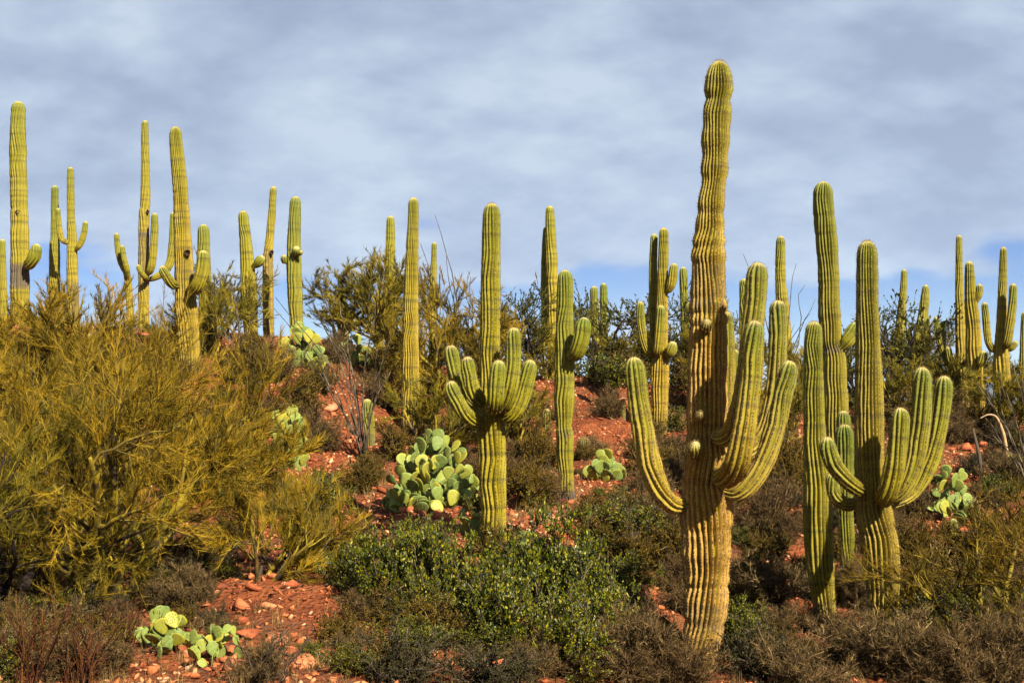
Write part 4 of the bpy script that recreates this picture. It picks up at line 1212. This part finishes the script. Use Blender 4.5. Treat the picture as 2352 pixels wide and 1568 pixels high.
# the shrubs one can single out: (kind, x, y of the foot in the picture, width px, height px, label)
BIG = [
    ('leafy', 890, 1400, 190, 190, 'dark green leafy shrub at left end of the central thicket'),
    ('leafy', 1010, 1430, 210, 230, 'tall dark green leafy shrub below the big prickly pear'),
    ('leafy', 1130, 1500, 230, 230, 'wide leafy shrub low in the centre, left of tall leafy one'),
    ('leafy', 1265, 1440, 230, 270, 'tall leafy shrub right below the candelabra saguaro foot'),
    ('leafy', 1370, 1480, 190, 190, 'leafy shrub at right end of the central thicket'),
    ('leafy', 1425, 1260, 200, 130, 'leafy shrub right of the brown corky saguaro foot'),
    ('leafy', 1300, 1550, 230, 190, 'leafy shrub at bottom centre edge of picture'),
    ('leafy', 960, 1300, 150, 110, 'small leafy shrub on red ground under the big prickly pear'),
    ('leafy', 1200, 1340, 130, 110, 'leafy shrub touching the candelabra saguaro foot on right'),
    ('leafy', 745, 1185, 130, 110, 'leafy shrub on the slope above the leaning yellow sapling'),
    ('leafy', 1390, 892, 170, 90, 'dark round leafy bush on the crest above red slope'),
    ('grey', 930, 1575, 260, 150, 'grey green feathery shrub at bottom, left of centre'),
    ('grey', 1130, 1590, 240, 130, 'grey green feathery shrub at bottom centre'),
    ('brown', 1470, 1575, 240, 220, 'grey brown twiggy shrub at the tallest saguaro foot, left'),
    ('brown', 1560, 1590, 200, 150, 'brown twiggy shrub hiding the tallest saguaro foot'),
    ('leafy', 1690, 1520, 150, 140, 'green shrub against the tallest saguaro foot on the right'),
    ('grey', 1740, 1560, 200, 150, 'grey green shrub between tallest saguaro and right column'),
    ('brown', 1830, 1590, 220, 160, 'dry twiggy shrub below the right single column saguaro'),
    ('brown', 1960, 1530, 200, 150, 'dry shrub between feet of the two right foreground saguaros'),
    ('brown', 2080, 1560, 260, 200, 'large dry twiggy shrub below the broad spreading saguaro'),
    ('brown', 2210, 1590, 260, 190, 'large dry twiggy shrub at bottom right'),
    ('brown', 2320, 1570, 200, 200, 'dry twiggy shrub in the bottom right corner'),
    ('olive', 2150, 1420, 230, 190, 'olive shrub right of the broad spreading saguaro'),
    ('olive', 2270, 1330, 220, 190, 'olive shrub near right edge beneath prickly pears'),
    ('olive', 2110, 1310, 160, 140, 'olive brush under the spreading right arms'),
    ('bare', 2200, 1500, 260, 260, 'leafless dark branched bush at lower right'),
    ('bare', 610, 1560, 170, 230, 'leafless black stemmed bush on red rocks, bottom left of centre'),
    ('bare', 1445, 1290, 120, 130, 'pale bare branched shrub left of the tallest trunk'),
    ('red', 60, 1580, 220, 230, 'reddish thin stemmed shrub in bottom left corner'),
    ('red', 190, 1590, 220, 200, 'reddish thin stemmed shrub at bottom left'),
    ('red', 290, 1530, 130, 150, 'reddish stems in front of large golden palo verde'),
    ('olive', 690, 960, 130, 130, 'olive brush below the hilltop prickly pear'),
    ('brown', 640, 880, 120, 110, 'brown brush left of the hilltop prickly pear'),
    ('brown', 700, 1010, 130, 110, 'brown shrub on the slope above the yellow pads'),
    ('olive', 905, 1060, 110, 110, 'olive brush between young column and slim yellow saguaro'),
    ('olive', 1215, 1170, 130, 150, 'olive shrub right of the candelabra trunk'),
    ('olive', 1240, 1080, 120, 130, 'olive brush behind the candelabra right arm'),
    ('olive', 1190, 1010, 120, 140, 'olive brush filling the gap right of candelabra arms'),
    ('brown', 1260, 1160, 100, 110, 'brown brush left of the corky saguaro foot'),
    ('brown', 1400, 960, 90, 80, 'small dry bush alone on the red slope'),
    ('olive', 1440, 860, 130, 90, 'yellow olive bush on crest left of the branching saguaro'),
    ('olive', 1570, 900, 130, 110, 'olive bush on crest right of the branching saguaro'),
    ('brown', 1560, 1120, 110, 110, 'brown shrub below the branching saguaro'),
    ('olive', 1480, 1090, 120, 110, 'olive shrub beneath the raised left arm'),
    ('brown', 1500, 1210, 150, 140, 'brown brush under bend of the left arm'),
    ('olive', 1540, 1330, 150, 170, 'olive brush hugging the tallest trunk on left'),
    ('brown', 1760, 1230, 170, 150, 'brown brush under the right arms of tallest saguaro'),
    ('olive', 1820, 1130, 120, 170, 'olive brush between right arm and single column'),
    ('olive', 1790, 1000, 120, 120, 'olive brush behind bent right arm on the crest'),
    ('brown', 1760, 1380, 190, 130, 'dark twiggy shrub right of the tallest trunk'),
    ('brown', 1970, 1400, 110, 150, 'brown brush between right column and broad saguaro'),
    ('olive', 2080, 1000, 150, 120, 'olive brush behind the spreading arms'),
    ('brown', 2160, 960, 130, 90, 'brown brush at foot of right edge group'),
    ('olive', 2280, 1000, 150, 100, 'olive brush below the U armed saguaro'),
    ('brown', 2200, 1020, 130, 80, 'dark brush above red boulders at right'),
    ('brown', 2310, 1120, 130, 100, 'dry brush right of the red boulders'),
    ('olive', 500, 1060, 160, 140, 'olive brush inside the right flank of large palo verde'),
    ('leafy', 700, 1290, 130, 130, 'green shrub behind the leaning yellow sapling'),
    ('leafy', 800, 1360, 120, 120, 'green shrub right of the leaning yellow sapling'),
    ('brown', 600, 850, 130, 100, 'brown brush under the crest saguaro with a single bud'),
    ('olive', 560, 880, 140, 120, 'olive brush under the pale stick ocotillo'),
        ('olive', 735, 900, 100, 90, 'olive brush below right of the hilltop prickly pear'),
    ('brown', 735, 1035, 100, 80, 'brown shrub left of the fanning ocotillo foot'),
    ('brown', 870, 930, 110, 100, 'dark brush between fanning ocotillo and slim yellow saguaro'),
    ('olive', 880, 880, 130, 100, 'olive brush under the feathery skyline palo verde'),
    ('brown', 770, 830, 90, 70, 'low brown brush on crest under the small airy palo verde'),
    ('olive', 840, 1130, 120, 100, 'olive shrub left of the big prickly pear'),
    ('olive', 990, 1030, 110, 100, 'olive shrub above the big prickly pear'),
]
for kind, px, py, wpx, hpx, label in BIG:
    gp = ground_at(px, py)
    if gp is None:
        gp = on_ground(px, 14.0 if py > 1500 else 36.0)
    m = mpp(gp[1])
    shrub(kind, gp, wpx * 1.18 * m, hpx * (1.3 if kind == 'leafy' and py > 1290 else 1.08) * m, label, 'shrubs on the slope')

# low scrub that cannot be told apart, spread over the slope but thin on the bare red patches
BARE = [(760, 1060, 60, 60), (560, 1380, 120, 60), (845, 1015, 45, 45), (990, 1165, 110, 60), (1000, 1210, 100, 45), (690, 800, 70, 50), (650, 1060, 60, 80), (760, 950, 85, 100), (1440, 950, 130, 75), (650, 1450, 170, 130), (385, 1510, 110, 50), (500, 1540, 110, 50), (1390, 1100, 70, 40), (2190, 1195, 70, 40), (1235, 1195, 70, 50), (2210, 1040, 60, 45), (880, 1170, 80, 50), (560, 1170, 90, 50), (420, 1560, 200, 30)]


def bare_amount(px, py):
    v = 0.0
    for bx, by, rx, ry in BARE:
        v = max(v, math.exp(-((px - bx) / rx) ** 2 - ((py - by) / ry) ** 2))
    return v


SCRUB = {'brown': 'low dry brown scrub', 'olive': 'low olive green scrub',
         'grey': 'low grey green scrub', 'leafy': 'low fresh green scrub'}
MARKS = [(258, 1400, 'near the large golden palo verde'), (60, 1500, 'near the left edge'), (350, 900, 'on the left hill among palo verdes'), (600, 830, 'below the hill crest saguaros'),
         (450, 1540, 'around the foreground prickly pears'), (700, 960, 'below the hilltop prickly pear'), (650, 1160, 'beside the yellow prickly pear'), (640, 1420, 'on the open red ground, lower left'),
         (740, 1250, 'around the leaning yellow sapling'), (850, 1030, 'around the young column saguaro'), (820, 860, 'under the skyline palo verde'), (945, 990, 'at the slim yellow saguaro foot'),
         (900, 1170, 'left of the big prickly pear'), (1010, 1210, 'below the big prickly pear'), (1135, 1250, 'around the candelabra saguaro foot'), (1070, 930, 'behind the candelabra saguaro'),
         (900, 1380, 'left of the central thicket'), (1130, 1430, 'within the central thicket'), (1050, 1550, 'at the bottom centre edge'), (1300, 1170, 'around the brown corky saguaro foot'),
         (1400, 930, 'on the red slope below the mesquite'), (1517, 1010, 'around the branching saguaro foot'), (1400, 1340, 'right of the central thicket'), (1480, 1180, 'under the raised left arm'),
         (1605, 1500, 'around the tallest saguaro foot'), (1740, 1200, 'right of the tallest trunk'), (1760, 1020, 'behind the tallest saguaro arms'), (1760, 1420, 'between tallest trunk and right column'),
         (1900, 1470, 'at the right single column foot'), (2030, 1490, 'at the broad spreading saguaro foot'), (2100, 1220, 'under the spreading right arms'), (2230, 1100, 'near the squat barrel cactus'),
         (2060, 1010, 'behind the broad spreading saguaro'), (2240, 960, 'around the right edge group of saguaros'), (2300, 1280, 'near the right edge, middle height'), (2280, 1500, 'in the bottom right corner')]


def where(px, py):
    return min(MARKS, key=lambda m: (m[0] - px) ** 2 + ((m[1] - py) * 1.3) ** 2)[2]


cnt = {k: 0 for k in SCRUB}
tries = 0
while sum(cnt.values()) < 620 and tries < 6000:
    tries += 1
    px = random.uniform(-60, 2440); py = random.uniform(790, 1568)
    if random.random() < bare_amount(px, py) * 1.35:
        continue
    gp = ground_at(px, py)
    if gp is None or gp[1] > 42:
        continue
    kind = random.choices(['brown', 'olive', 'grey', 'leafy'], [0.38, 0.32, 0.12, 0.18])[0]
    if 850 < px < 1450 and 1230 < py < 1530 and kind == 'brown':
        kind = 'leafy'
    if cnt[kind] >= 240:
        continue
    cnt[kind] += 1
    w = random.uniform(0.4, 1.0); h = w * random.uniform(0.5, 0.85)
    shrub(kind, gp - np.array([0, 0, 0.02]), w, h, SCRUB[kind] + ' ' + where(px, py), 'low scrub on the slope', name={'brown': 'brown_scrub', 'olive': 'olive_scrub', 'grey': 'grey_scrub', 'leafy': 'green_scrub'}[kind])


# ------------------------------------------------------------------ prickly pears
def pad_mesh(seed):
    rnd = np.random.default_rng(seed)
    ts = np.array([0.0, 0.10, 0.28, 0.48, 0.68, 0.86, 0.96, 1.0])
    ws = np.array([0.10, 0.20, 0.33, 0.42, 0.45, 0.36, 0.20, 0.03])
    k = 12; th = np.arange(k) * 2 * math.pi / k
    cup = rnd.uniform(-0.10, 0.10); asym = rnd.uniform(-0.06, 0.06)
    v = []
    for t, w in zip(ts, ws):
        thick = 0.055 * (1 - 0.25 * t) * min(1, w / 0.18 + 0.15)
        x = w * np.sign(np.cos(th)) * np.abs(np.cos(th)) ** 0.8 + asym * math.sin(t * 3.1)
        y = thick * np.sin(th) + cup * (t - 0.5) ** 2 + 0.12 * cup * (x / 0.45) ** 2
        v.append(np.stack([x, y, np.full(k, t)], 1))
    v = np.concatenate(v); m = len(ts)
    i = np.arange(m - 1)[:, None] * k; j = np.arange(k)[None, :]; j2 = (j + 1) % k
    qd = np.stack([i + j, i + j2, i + k + j2, i + k + j], -1).reshape(-1, 4)
    # short pale spines on both faces and round the rim
    n = 46
    t = rnd.uniform(0.25, 1.0, n); s = rnd.choice([-1, 1], n)
    w = np.interp(t, ts, ws); xx = rnd.uniform(-1, 1, n) * w
    st = np.stack([xx, s * 0.05, t], 1)
    di = np.stack([rnd.normal(0, .5, n) + xx, s * rnd.uniform(0.6, 1.2, n), rnd.normal(0.2, .5, n)], 1)
    bv, bq, bt, tn = blades(st, di, rnd.uniform(0.10, 0.2, n), np.full(n, 0.012))
    o = len(v)
    midx = np.concatenate([np.zeros(len(qd)), np.ones(len(bq)), np.ones(len(bt))])
    # quads first, then spine quads, then spine triangles
    me = mesh_np('pad', np.concatenate([v, bv]), [np.concatenate([qd, bq + o]), bt + o], [MAT_PAD, MAT_SPINE], True, {'tone': np.concatenate([np.zeros(o), tn])}, midx)
    return me


PADS = [pad_mesh(700 + i) for i in range(5)]


def prickly_pear(label, base, width, height, npads, pad, seed, group='prickly pears'):
    rnd = np.random.default_rng(seed)
    base = np.array(base, float)
    root = thing('prickly_pear', label, 'cactus', base, group)
    placed = 0
    queue = []
    guard = 0

    def lay(p, d, L, a):
        zq = Vector((0, 0, 1)).rotation_difference(Vector(d))
        o = obj('pad', PADS[rnd.integers(0, 5)], root)
        o.matrix_local = Matrix.Translation(Vector(p)) @ zq.to_matrix().to_4x4() @ Matrix.Rotation(a, 4, 'Z') @ Matrix.Scale(L, 4)

    if npads >= 26:                                   # a full mound: pads packed from the heart of the clump out to its rim
        xs, ys, us = [], [], []
        for i in range(npads):
            f = (i + 0.5) / npads
            az_ = i * 2.399963 + rnd.normal(0, 0.2)
            ce = rnd.random() ** 0.8                       # 0 near the ground, 1 straight up
            rad_ = rnd.uniform(0.78, 1.0) if i % 3 else rnd.uniform(0.35, 0.75)
            hz_ = math.sqrt(max(0, 1 - ce * ce))
            us.append((math.cos(az_) * hz_, math.sin(az_) * hz_, ce, rad_))
        gzs = H(np.array([base[0] + u_[0] * u_[3] * width * 0.5 for u_ in us]), np.array([base[1] + u_[1] * u_[3] * width * 0.45 for u_ in us])) - base[2]
        for u_, gz in zip(us, gzs):
            L = pad * rnd.uniform(0.75, 1.18)
            tip = np.array([u_[0] * u_[3] * width * 0.5, u_[1] * u_[3] * width * 0.45, max(u_[2] * u_[3] * height, 0.75 * L) + gz * 0.6])
            d = np.array([u_[0] * 0.75, u_[1] * 0.55, 0.75 + 0.6 * u_[2]]) + rnd.normal(0, 0.28, 3)
            d /= np.linalg.norm(d)
            lay(tip - d * L, d, L, rnd.uniform(-1.0, 1.0) if rnd.random() < 0.78 else rnd.uniform(0, 6.28))
        return root

    def seedpad():
        a = rnd.uniform(0, 6.28); r_ = math.sqrt(rnd.random()) * width * 0.4
        q0 = np.array([math.cos(a) * r_, math.sin(a) * r_ * 0.7, 0.0])
        q0[2] = h1(base[0] + q0[0], base[1] + q0[1]) - base[2] - 0.03
        return (q0, np.array([rnd.normal(0, .3), rnd.normal(0, .3), 1.0]), 0)

    n0 = max(3, npads // 9)
    for i in range(n0):
        a = rnd.uniform(0, 6.28); r_ = math.sqrt(rnd.random()) * width * 0.33
        p = np.array([math.cos(a) * r_, math.sin(a) * r_ * 0.7, -0.03])
        gz = h1(base[0] + p[0], base[1] + p[1]) - base[2]
        p[2] = gz - 0.03
        d = np.array([p[0] / (width * .5) * 0.7 + rnd.normal(0, .25), p[1] / (width * .5) * 0.6 + rnd.normal(0, .25), 1.0])
        queue.append((p, d, 0))
    while queue and placed < npads:
        p, d, lv = queue.pop(0 if rnd.random() < 0.65 else -1)
        d = d / np.linalg.norm(d)
        L = pad * rnd.uniform(0.75, 1.15) * (0.94 ** lv)
        tip = p + d * L
        ex = (tip[0] / (width * 0.5)) ** 2 + (tip[1] / (width * 0.5)) ** 2 + (max(tip[2], 0) / height) ** 2
        guard += 1
        if guard > 3000:
            break
        if ex > 1.3 and lv > 0:
            if not queue:
                queue.append(seedpad())
            continue
        a = rnd.uniform(-1.1, 1.1) if rnd.random() < 0.72 else rnd.uniform(0, 6.28)
        zq = Vector((0, 0, 1)).rotation_difference(Vector(d))
        M_ = Matrix.Translation(Vector(p)) @ zq.to_matrix().to_4x4() @ Matrix.Rotation(a, 4, 'Z') @ Matrix.Scale(L, 4)
        o = obj('pad', PADS[rnd.integers(0, 5)], root)
        o.matrix_local = M_
        placed += 1
        R3 = (zq.to_matrix() @ Matrix.Rotation(a, 3, 'Z'))
        nch = rnd.integers(1, 4) if (lv < 2 or tip[2] < 0.6 * height) else rnd.integers(0, 3)
        for c in range(nch):
            ang = rnd.uniform(-0.95, 0.95)
            lx = math.sin(ang) * 0.42; lz = 0.62 + 0.36 * math.cos(ang)
            np_ = p + np.array(R3 @ Vector((lx * L, 0, lz * L)))
            dd = np.array(R3 @ Vector((math.sin(ang) * 0.9, rnd.normal(0, 0.35), math.cos(ang))))
            dd[2] = max(dd[2], -0.1) + 0.25
            queue.append((np_, dd, lv + 1))
        if not queue and placed < npads:
            queue.append(seedpad())
    return root


def pp(label, px, py, wpx, hpx, n, padpx, seed):
    b_ = ground_at(px, py)
    m = mpp(b_[1])
    return prickly_pear(label, b_, wpx * m, hpx * m, n, padpx * m, seed)


pp('big prickly pear heaped with many pads left of the candelabra saguaro', 993, 1168, 232, 188, 230, 33, 21)
pp('pale prickly pear on hilltop under the budded green saguaro', 695, 845, 130, 105, 90, 27, 2)
pp('dark prickly pear on hilltop right of the budded saguaro', 822, 836, 90, 70, 28, 24, 3)
pp('yellow prickly pear at right flank of large palo verde', 658, 1072, 115, 150, 80, 31, 4)
pp('prickly pear with tall green pads in front of large palo verde', 385, 1495, 185, 105, 40, 40, 5)
pp('low spread prickly pear pads on red ground, bottom left', 500, 1528, 130, 80, 22, 34, 6)
pp('prickly pear in sun right of the corky saguaro foot', 1388, 1098, 110, 72, 30, 30, 7)
pp('small prickly pear touching left of the candelabra foot', 1080, 1240, 80, 65, 14, 32, 8)
pp('few low pads right of the candelabra foot', 1200, 1262, 85, 50, 11, 31, 9)
pp('pale prickly pear beneath the spreading right arms', 2185, 1190, 140, 125, 50, 31, 10)
pp('small green prickly pear inside the large palo verde shade', 470, 1165, 120, 110, 18, 32, 11)
pp('tiny yellow pads near the right edge below the bleached branch', 2330, 1090, 60, 50, 8, 26, 12)


# ------------------------------------------------------------------ ocotillos
def ocotillo(label, base, d, tips, seed):
    rnd = np.random.default_rng(seed)
    root = thing('ocotillo', label, 'shrub', base, 'ocotillos')
    for tx, ty, dd in tips:
        tip = P(tx, ty, d + dd) - base
        L = np.linalg.norm(tip)
        n = 9
        t = np.linspace(0, 1, n)[:, None]
        side = rnd.normal(0, 1, 3); side[2] *= 0.3
        bow = np.array([-tip[0], -tip[1], 0.6 * L]) * 0.10
        line = tip[None] * t + bow[None] * np.sin(t * math.pi) + side[None] * 0.05 * L * np.sin(t * math.pi * rnd.uniform(1.0, 1.8)) * t
        line[1:-1] += rnd.normal(0, 0.018, (n - 2, 3))
        line[0] += rnd.normal(0, 0.04, 3) * np.array([1, 1, 0]); line[0, 2] = -0.08
        tb = Tubes(); tb.add(line, np.linspace(0.019, 0.006, n), 5)
        # thorn stubs along the cane
        for k in range(26):
            f = rnd.uniform(0.1, 0.95) * (n - 1); i = int(f)
            p0 = line[i] + (line[i + 1] - line[i]) * (f - i)
            dv = rnd.normal(0, 1, 3); dv /= np.linalg.norm(dv)
            tb.add(np.array([p0, p0 + dv * 0.03]), [0.004, 0.001], 3)
        if rnd.random() < 0.6:
            i = rnd.integers(3, 6)
            d2 = line[i + 1] - line[i]; d2 /= np.linalg.norm(d2)
            br = wander(line[i], d2 + rnd.normal(0, 0.35, 3), L * rnd.uniform(0.2, 0.4), 5, rnd, 0.08, 0.02)
            tb.add(br, np.linspace(0.010, 0.004, 6), 4)
        obj('cane', tb.mesh('cane', MAT_OCO), root)


ocotillo('ocotillo fanning long grey canes over the red slope, left centre', on_ground(838, 26.0), 26.0,
         [(640, 682, 1), (690, 640, 0), (730, 655, -1), (655, 765, 0.5), (775, 690, 1), (845, 690, 0), (905, 745, -0.6), (870, 800, -1), (700, 800, -1), (735, 715, 1.5), (615, 720, 1), (890, 850, 0.4)], 1)
ocotillo('ocotillo with tallest whip like canes above the centre palo verde', on_ground(1075, 33.5), 33.5,
         [(1000, 495, 0), (962, 560, 0.5), (1022, 590, -0.5), (905, 612, 0), (880, 650, 0.6), (1180, 655, 0), (1150, 700, -0.4), (1080, 640, 0.3)], 2)
ocotillo('ocotillo of pale bare sticks beside the leaning stout saguaro', on_ground(552, 31.0), 31.0,
         [(515, 612, 0), (478, 715, 0.3), (495, 690, -0.3), (540, 690, 0.3), (470, 740, -0.2), (600, 690, 0.2), (575, 720, -0.4), (520, 720, 0.4)], 3)
ocotillo('ocotillo behind the bent right arms, thin canes against sky', on_ground(1795, 37.0), 37.0,
         [(1705, 582, 0), (1835, 610, 0), (1882, 650, 0.4), (1875, 690, -0.3), (1690, 700, 0.3), (1680, 740, 0), (1850, 720, 0)], 4)
ocotillo('ocotillo at the right edge with canes arching left', on_ground(2375, 23.5), 23.5,
         [(2232, 872, 0.5), (2265, 900, 0), (2290, 860, -0.4), (2320, 840, 0.3), (2250, 960, -0.5), (2345, 850, -0.2), (2300, 930, 0.2), (2370, 860, 0), (2275, 1000, 0)], 5)

# ------------------------------------------------------------------ dead wood
bd = 25.5
tb = Tubes()
pl = np.array([P(2252, 960, bd), P(2270, 952, bd), P(2288, 957, bd), P(2300, 982, bd), P(2308, 1010, bd), P(2316, 1045, bd)])
dw = on_ground(2316, bd)
pl[-1] = dw - np.array([0, 0, 0.05])
pc = catmull(np.hstack([pl, np.array([[.008], [.014], [.02], [.027], [.03], [.033]])]), 5)
tb.add(pc[:, :3] - dw, pc[:, 3], 8)
br_ = thing('dead_branch', 'bent bleached dead branch arching over the right rocks', 'branch', dw)
obj('wood', tb.mesh('wood', MAT_DEAD), br_)
dl = on_ground(2255, 24.6)
tb = Tubes()
p0 = P(2235, 985, 24.8) - dl; p1 = np.array([0, 0, 0.02])
tb.add(np.array([p1, (p0 + p1) / 2 + np.array([0.02, 0, 0.03]), p0]), [0.04, 0.033, 0.02], 7)
lg = thing('dead_branch', 'short grey dead stick leaning over red boulders', 'branch', dl)
obj('wood', tb.mesh('wood', MAT_GREYWOOD), lg)


# ------------------------------------------------------------------ rocks
def hull(seed, n):
    """an angular broken stone: hull of a few random points"""
    import bmesh
    rnd = np.random.default_rng(seed)
    p = rnd.uniform(-1, 1, (n * 4, 3)); p = p[np.linalg.norm(p, axis=1) < 1.25][:n]
    p *= np.array([1.0, rnd.uniform(0.6, 0.95), rnd.uniform(0.45, 0.8)])
    bm = bmesh.new()
    for q_ in p:
        bm.verts.new(q_)
    res = bmesh.ops.convex_hull(bm, input=bm.verts)
    bmesh.ops.delete(bm, geom=[v for v in bm.verts if not v.link_faces], context='VERTS')
    bmesh.ops.triangulate(bm, faces=bm.faces)
    bm.verts.index_update()
    v = np.array([x.co[:] for x in bm.verts]); f = np.array([[x.index for x in fc.verts] for fc in bm.faces])
    bm.free()
    return v, f


def rock_mesh(seed):
    v, f = hull(seed, 16)
    return mesh_np('rock', v, f, MAT_ROCK, False), v, f


ROCKS = [rock_mesh(900 + i) for i in range(14)]


def rock(p, size, label, group=None):
    o = obj('rock', random.choice(ROCKS)[0], None, (p[0], p[1], p[2] + size * 0.08))
    o.scale = (size * 0.5 * random.uniform(0.85, 1.3), size * 0.5 * random.uniform(0.85, 1.2), size * 0.5 * random.uniform(0.7, 1.1))
    o.rotation_euler = (random.uniform(-.35, .35), random.uniform(-.35, .35), random.uniform(0, 6.28))
    tag(o, label, 'rock', group)
    return o


for px, py, spx, label in [(2215, 1035, 48, 'largest orange red boulder under the leaning dead stick'), (2190, 1012, 34, 'red boulder at the left of the largest boulder'),
                           (2260, 1030, 40, 'red boulder right of the largest boulder'), (1565, 905, 26, 'brown boulder on crest right of the branching saguaro'),
                           (1310, 1160, 24, 'orange rock at the brown corky saguaro foot'), (1265, 1205, 30, 'orange rock low between candelabra and corky saguaro'),
                           (880, 1130, 40, 'flat red ledge rock left of the big prickly pear'), (930, 1175, 46, 'pale orange rock under the big prickly pear'),
                           (1050, 1370, 30, 'orange rock glimpsed in central leafy thicket'), (820, 1500, 34, 'orange rock at the left of grey feathery shrubs')]:
    gp = ground_at(px, py)
    if gp is not None:
        rock(gp, spx * mpp(gp[1]), label)
made = 0; tries = 0
while made < 285 and tries < 6000:
    tries += 1
    px = random.uniform(0, 2352); py = random.uniform(880, 1568)
    if random.random() > 0.10 + bare_amount(px, py) * 1.1:
        continue
    gp = ground_at(px, py)
    if gp is None or gp[1] > 37:
        continue
    made += 1
    rock(gp, random.uniform(0.10, 0.20) * (1 + 1.2 * random.random() ** 4), 'loose red rock lying ' + where(px, py), 'loose red rocks on the slope')

# broken stone too fine to count
N = 38000
rx = rng.uniform(-14, 14, N * 2); ry = rng.uniform(12, 38, N * 2)
keep = np.abs(rx) < ry * 0.40 + 0.6
rx, ry = rx[keep][:N], ry[keep][:N]
rz = H(rx, ry)
N = len(rx)
sz = 0.018 + 0.05 * rng.random(N) ** 2 + 0.04 * rng.random(N) ** 8
ang = rng.uniform(0, 6.28, N)
pick = rng.integers(0, 8, N)
vvs, ffs, tns = [], [], []
voff = 0
for k in range(8):
    hv_, hf_ = hull(300 + k, 9)
    s_ = np.nonzero(pick == k)[0]
    pv_ = hv_[None] * (sz[s_][:, None, None] * rng.uniform(0.75, 1.25, (len(s_), 1, 3)))
    ca, sa = np.cos(ang[s_])[:, None], np.sin(ang[s_])[:, None]
    tl = rng.normal(0, 0.3, (len(s_), 1))
    vx = pv_[:, :, 0] * ca - pv_[:, :, 1] * sa + rx[s_][:, None]
    vy = pv_[:, :, 0] * sa + pv_[:, :, 1] * ca + ry[s_][:, None]
    vz = pv_[:, :, 2] + pv_[:, :, 0] * tl + rz[s_][:, None] + sz[s_][:, None] * 0.12
    vvs.append(np.stack([vx, vy, vz], -1).reshape(-1, 3))
    ffs.append((np.arange(len(s_))[:, None, None] * len(hv_) + hf_[None]).reshape(-1, 3) + voff)
    voff += len(s_) * len(hv_)
    tns.append(np.repeat(rng.random(len(s_)), len(hv_)))
vv = np.concatenate(vvs); ff = np.concatenate(ffs)
rb = obj('rubble', mesh_np('rubble', vv, ff, MAT_RUBBLE, False, {'tone': np.concatenate(tns)}))
tag(rb, 'broken red stone rubble strewn over the slope', 'rubble', kind='stuff')

# dry grass
NG = 2600
gx_ = rng.uniform(-13, 13, NG * 3); gy_ = rng.uniform(12.5, 36, NG * 3)
kp = (np.abs(gx_) < gy_ * 0.40) & (vnoise(gx_ * 0.6, gy_ * 0.6, 77) > 0.45)
gx_, gy_ = gx_[kp][:NG], gy_[kp][:NG]
nb = 16
bx = np.repeat(gx_, nb) + rng.normal(0, 0.035, len(gx_) * nb); by = np.repeat(gy_, nb) + rng.normal(0, 0.035, len(gx_) * nb)
bz = np.repeat(H(gx_, gy_), nb) - 0.02
D = rng.normal(0, 0.32, (len(bx), 3)); D[:, 2] = 1
v, qd, t, tn = blades(np.stack([bx, by, bz], 1), D, rng.uniform(0.08, 0.26, len(bx)), np.full(len(bx), 0.005), bend=-1)
gr = obj('dry_grass', mesh_np('dry_grass', v, [qd, t], MAT_GRASS, False, {'tone': tn}))
tag(gr, 'straw coloured dry grass tufts scattered between the rocks', 'grass', kind='stuff')

# fallen twigs
NT = 2600
tx_ = rng.uniform(-13, 13, NT); ty_ = rng.uniform(12.5, 36, NT)
kp = np.abs(tx_) < ty_ * 0.40
tx_, ty_ = tx_[kp], ty_[kp]
D = rng.normal(0, 1, (len(tx_), 3)); D[:, 2] = rng.uniform(-0.05, 0.35, len(tx_))
v, qd, t, tn = blades(np.stack([tx_, ty_, H(tx_, ty_) + 0.03], 1), D, rng.uniform(0.12, 0.5, len(tx_)), rng.uniform(0.006, 0.012, len(tx_)), bend=0.04)
tw_ = obj('fallen_twigs', mesh_np('fallen_twigs', v, [qd, t], MAT_GREYWOOD, False, {'tone': tn}))
tag(tw_, 'grey fallen twigs littering the red slope', 'twigs', kind='stuff')

# ------------------------------------------------------------------ the air
bmin, bmax = np.array([-13000., -13000., PLAIN - 30]), np.array([13000., 13000., 620.])
hv = np.array([[bmin[0], bmin[1], bmin[2]], [bmax[0], bmin[1], bmin[2]], [bmax[0], bmax[1], bmin[2]], [bmin[0], bmax[1], bmin[2]],
               [bmin[0], bmin[1], bmax[2]], [bmax[0], bmin[1], bmax[2]], [bmax[0], bmax[1], bmax[2]], [bmin[0], bmax[1], bmax[2]]])
hf = np.array([[0, 3, 2, 1], [4, 5, 6, 7], [0, 1, 5, 4], [1, 2, 6, 5], [2, 3, 7, 6], [3, 0, 4, 7]])
MAT_HAZE, nt = new_mat('haze_air')
pvn = nt.nodes.new('ShaderNodeVolumePrincipled')
pvn.inputs['Color'].default_value = (0.55, 0.72, 1.0, 1)
pvn.inputs['Density'].default_value = 0.00006
pvn.inputs['Anisotropy'].default_value = 0.0
ho = nt.nodes.new('ShaderNodeOutputMaterial')
nt.links.new(pvn.outputs[0], ho.inputs['Volume'])
hz = obj('haze', mesh_np('haze', hv, hf, MAT_HAZE, False))
tag(hz, 'thin blue air between the slope and the snowy mountains', 'haze', kind='stuff')
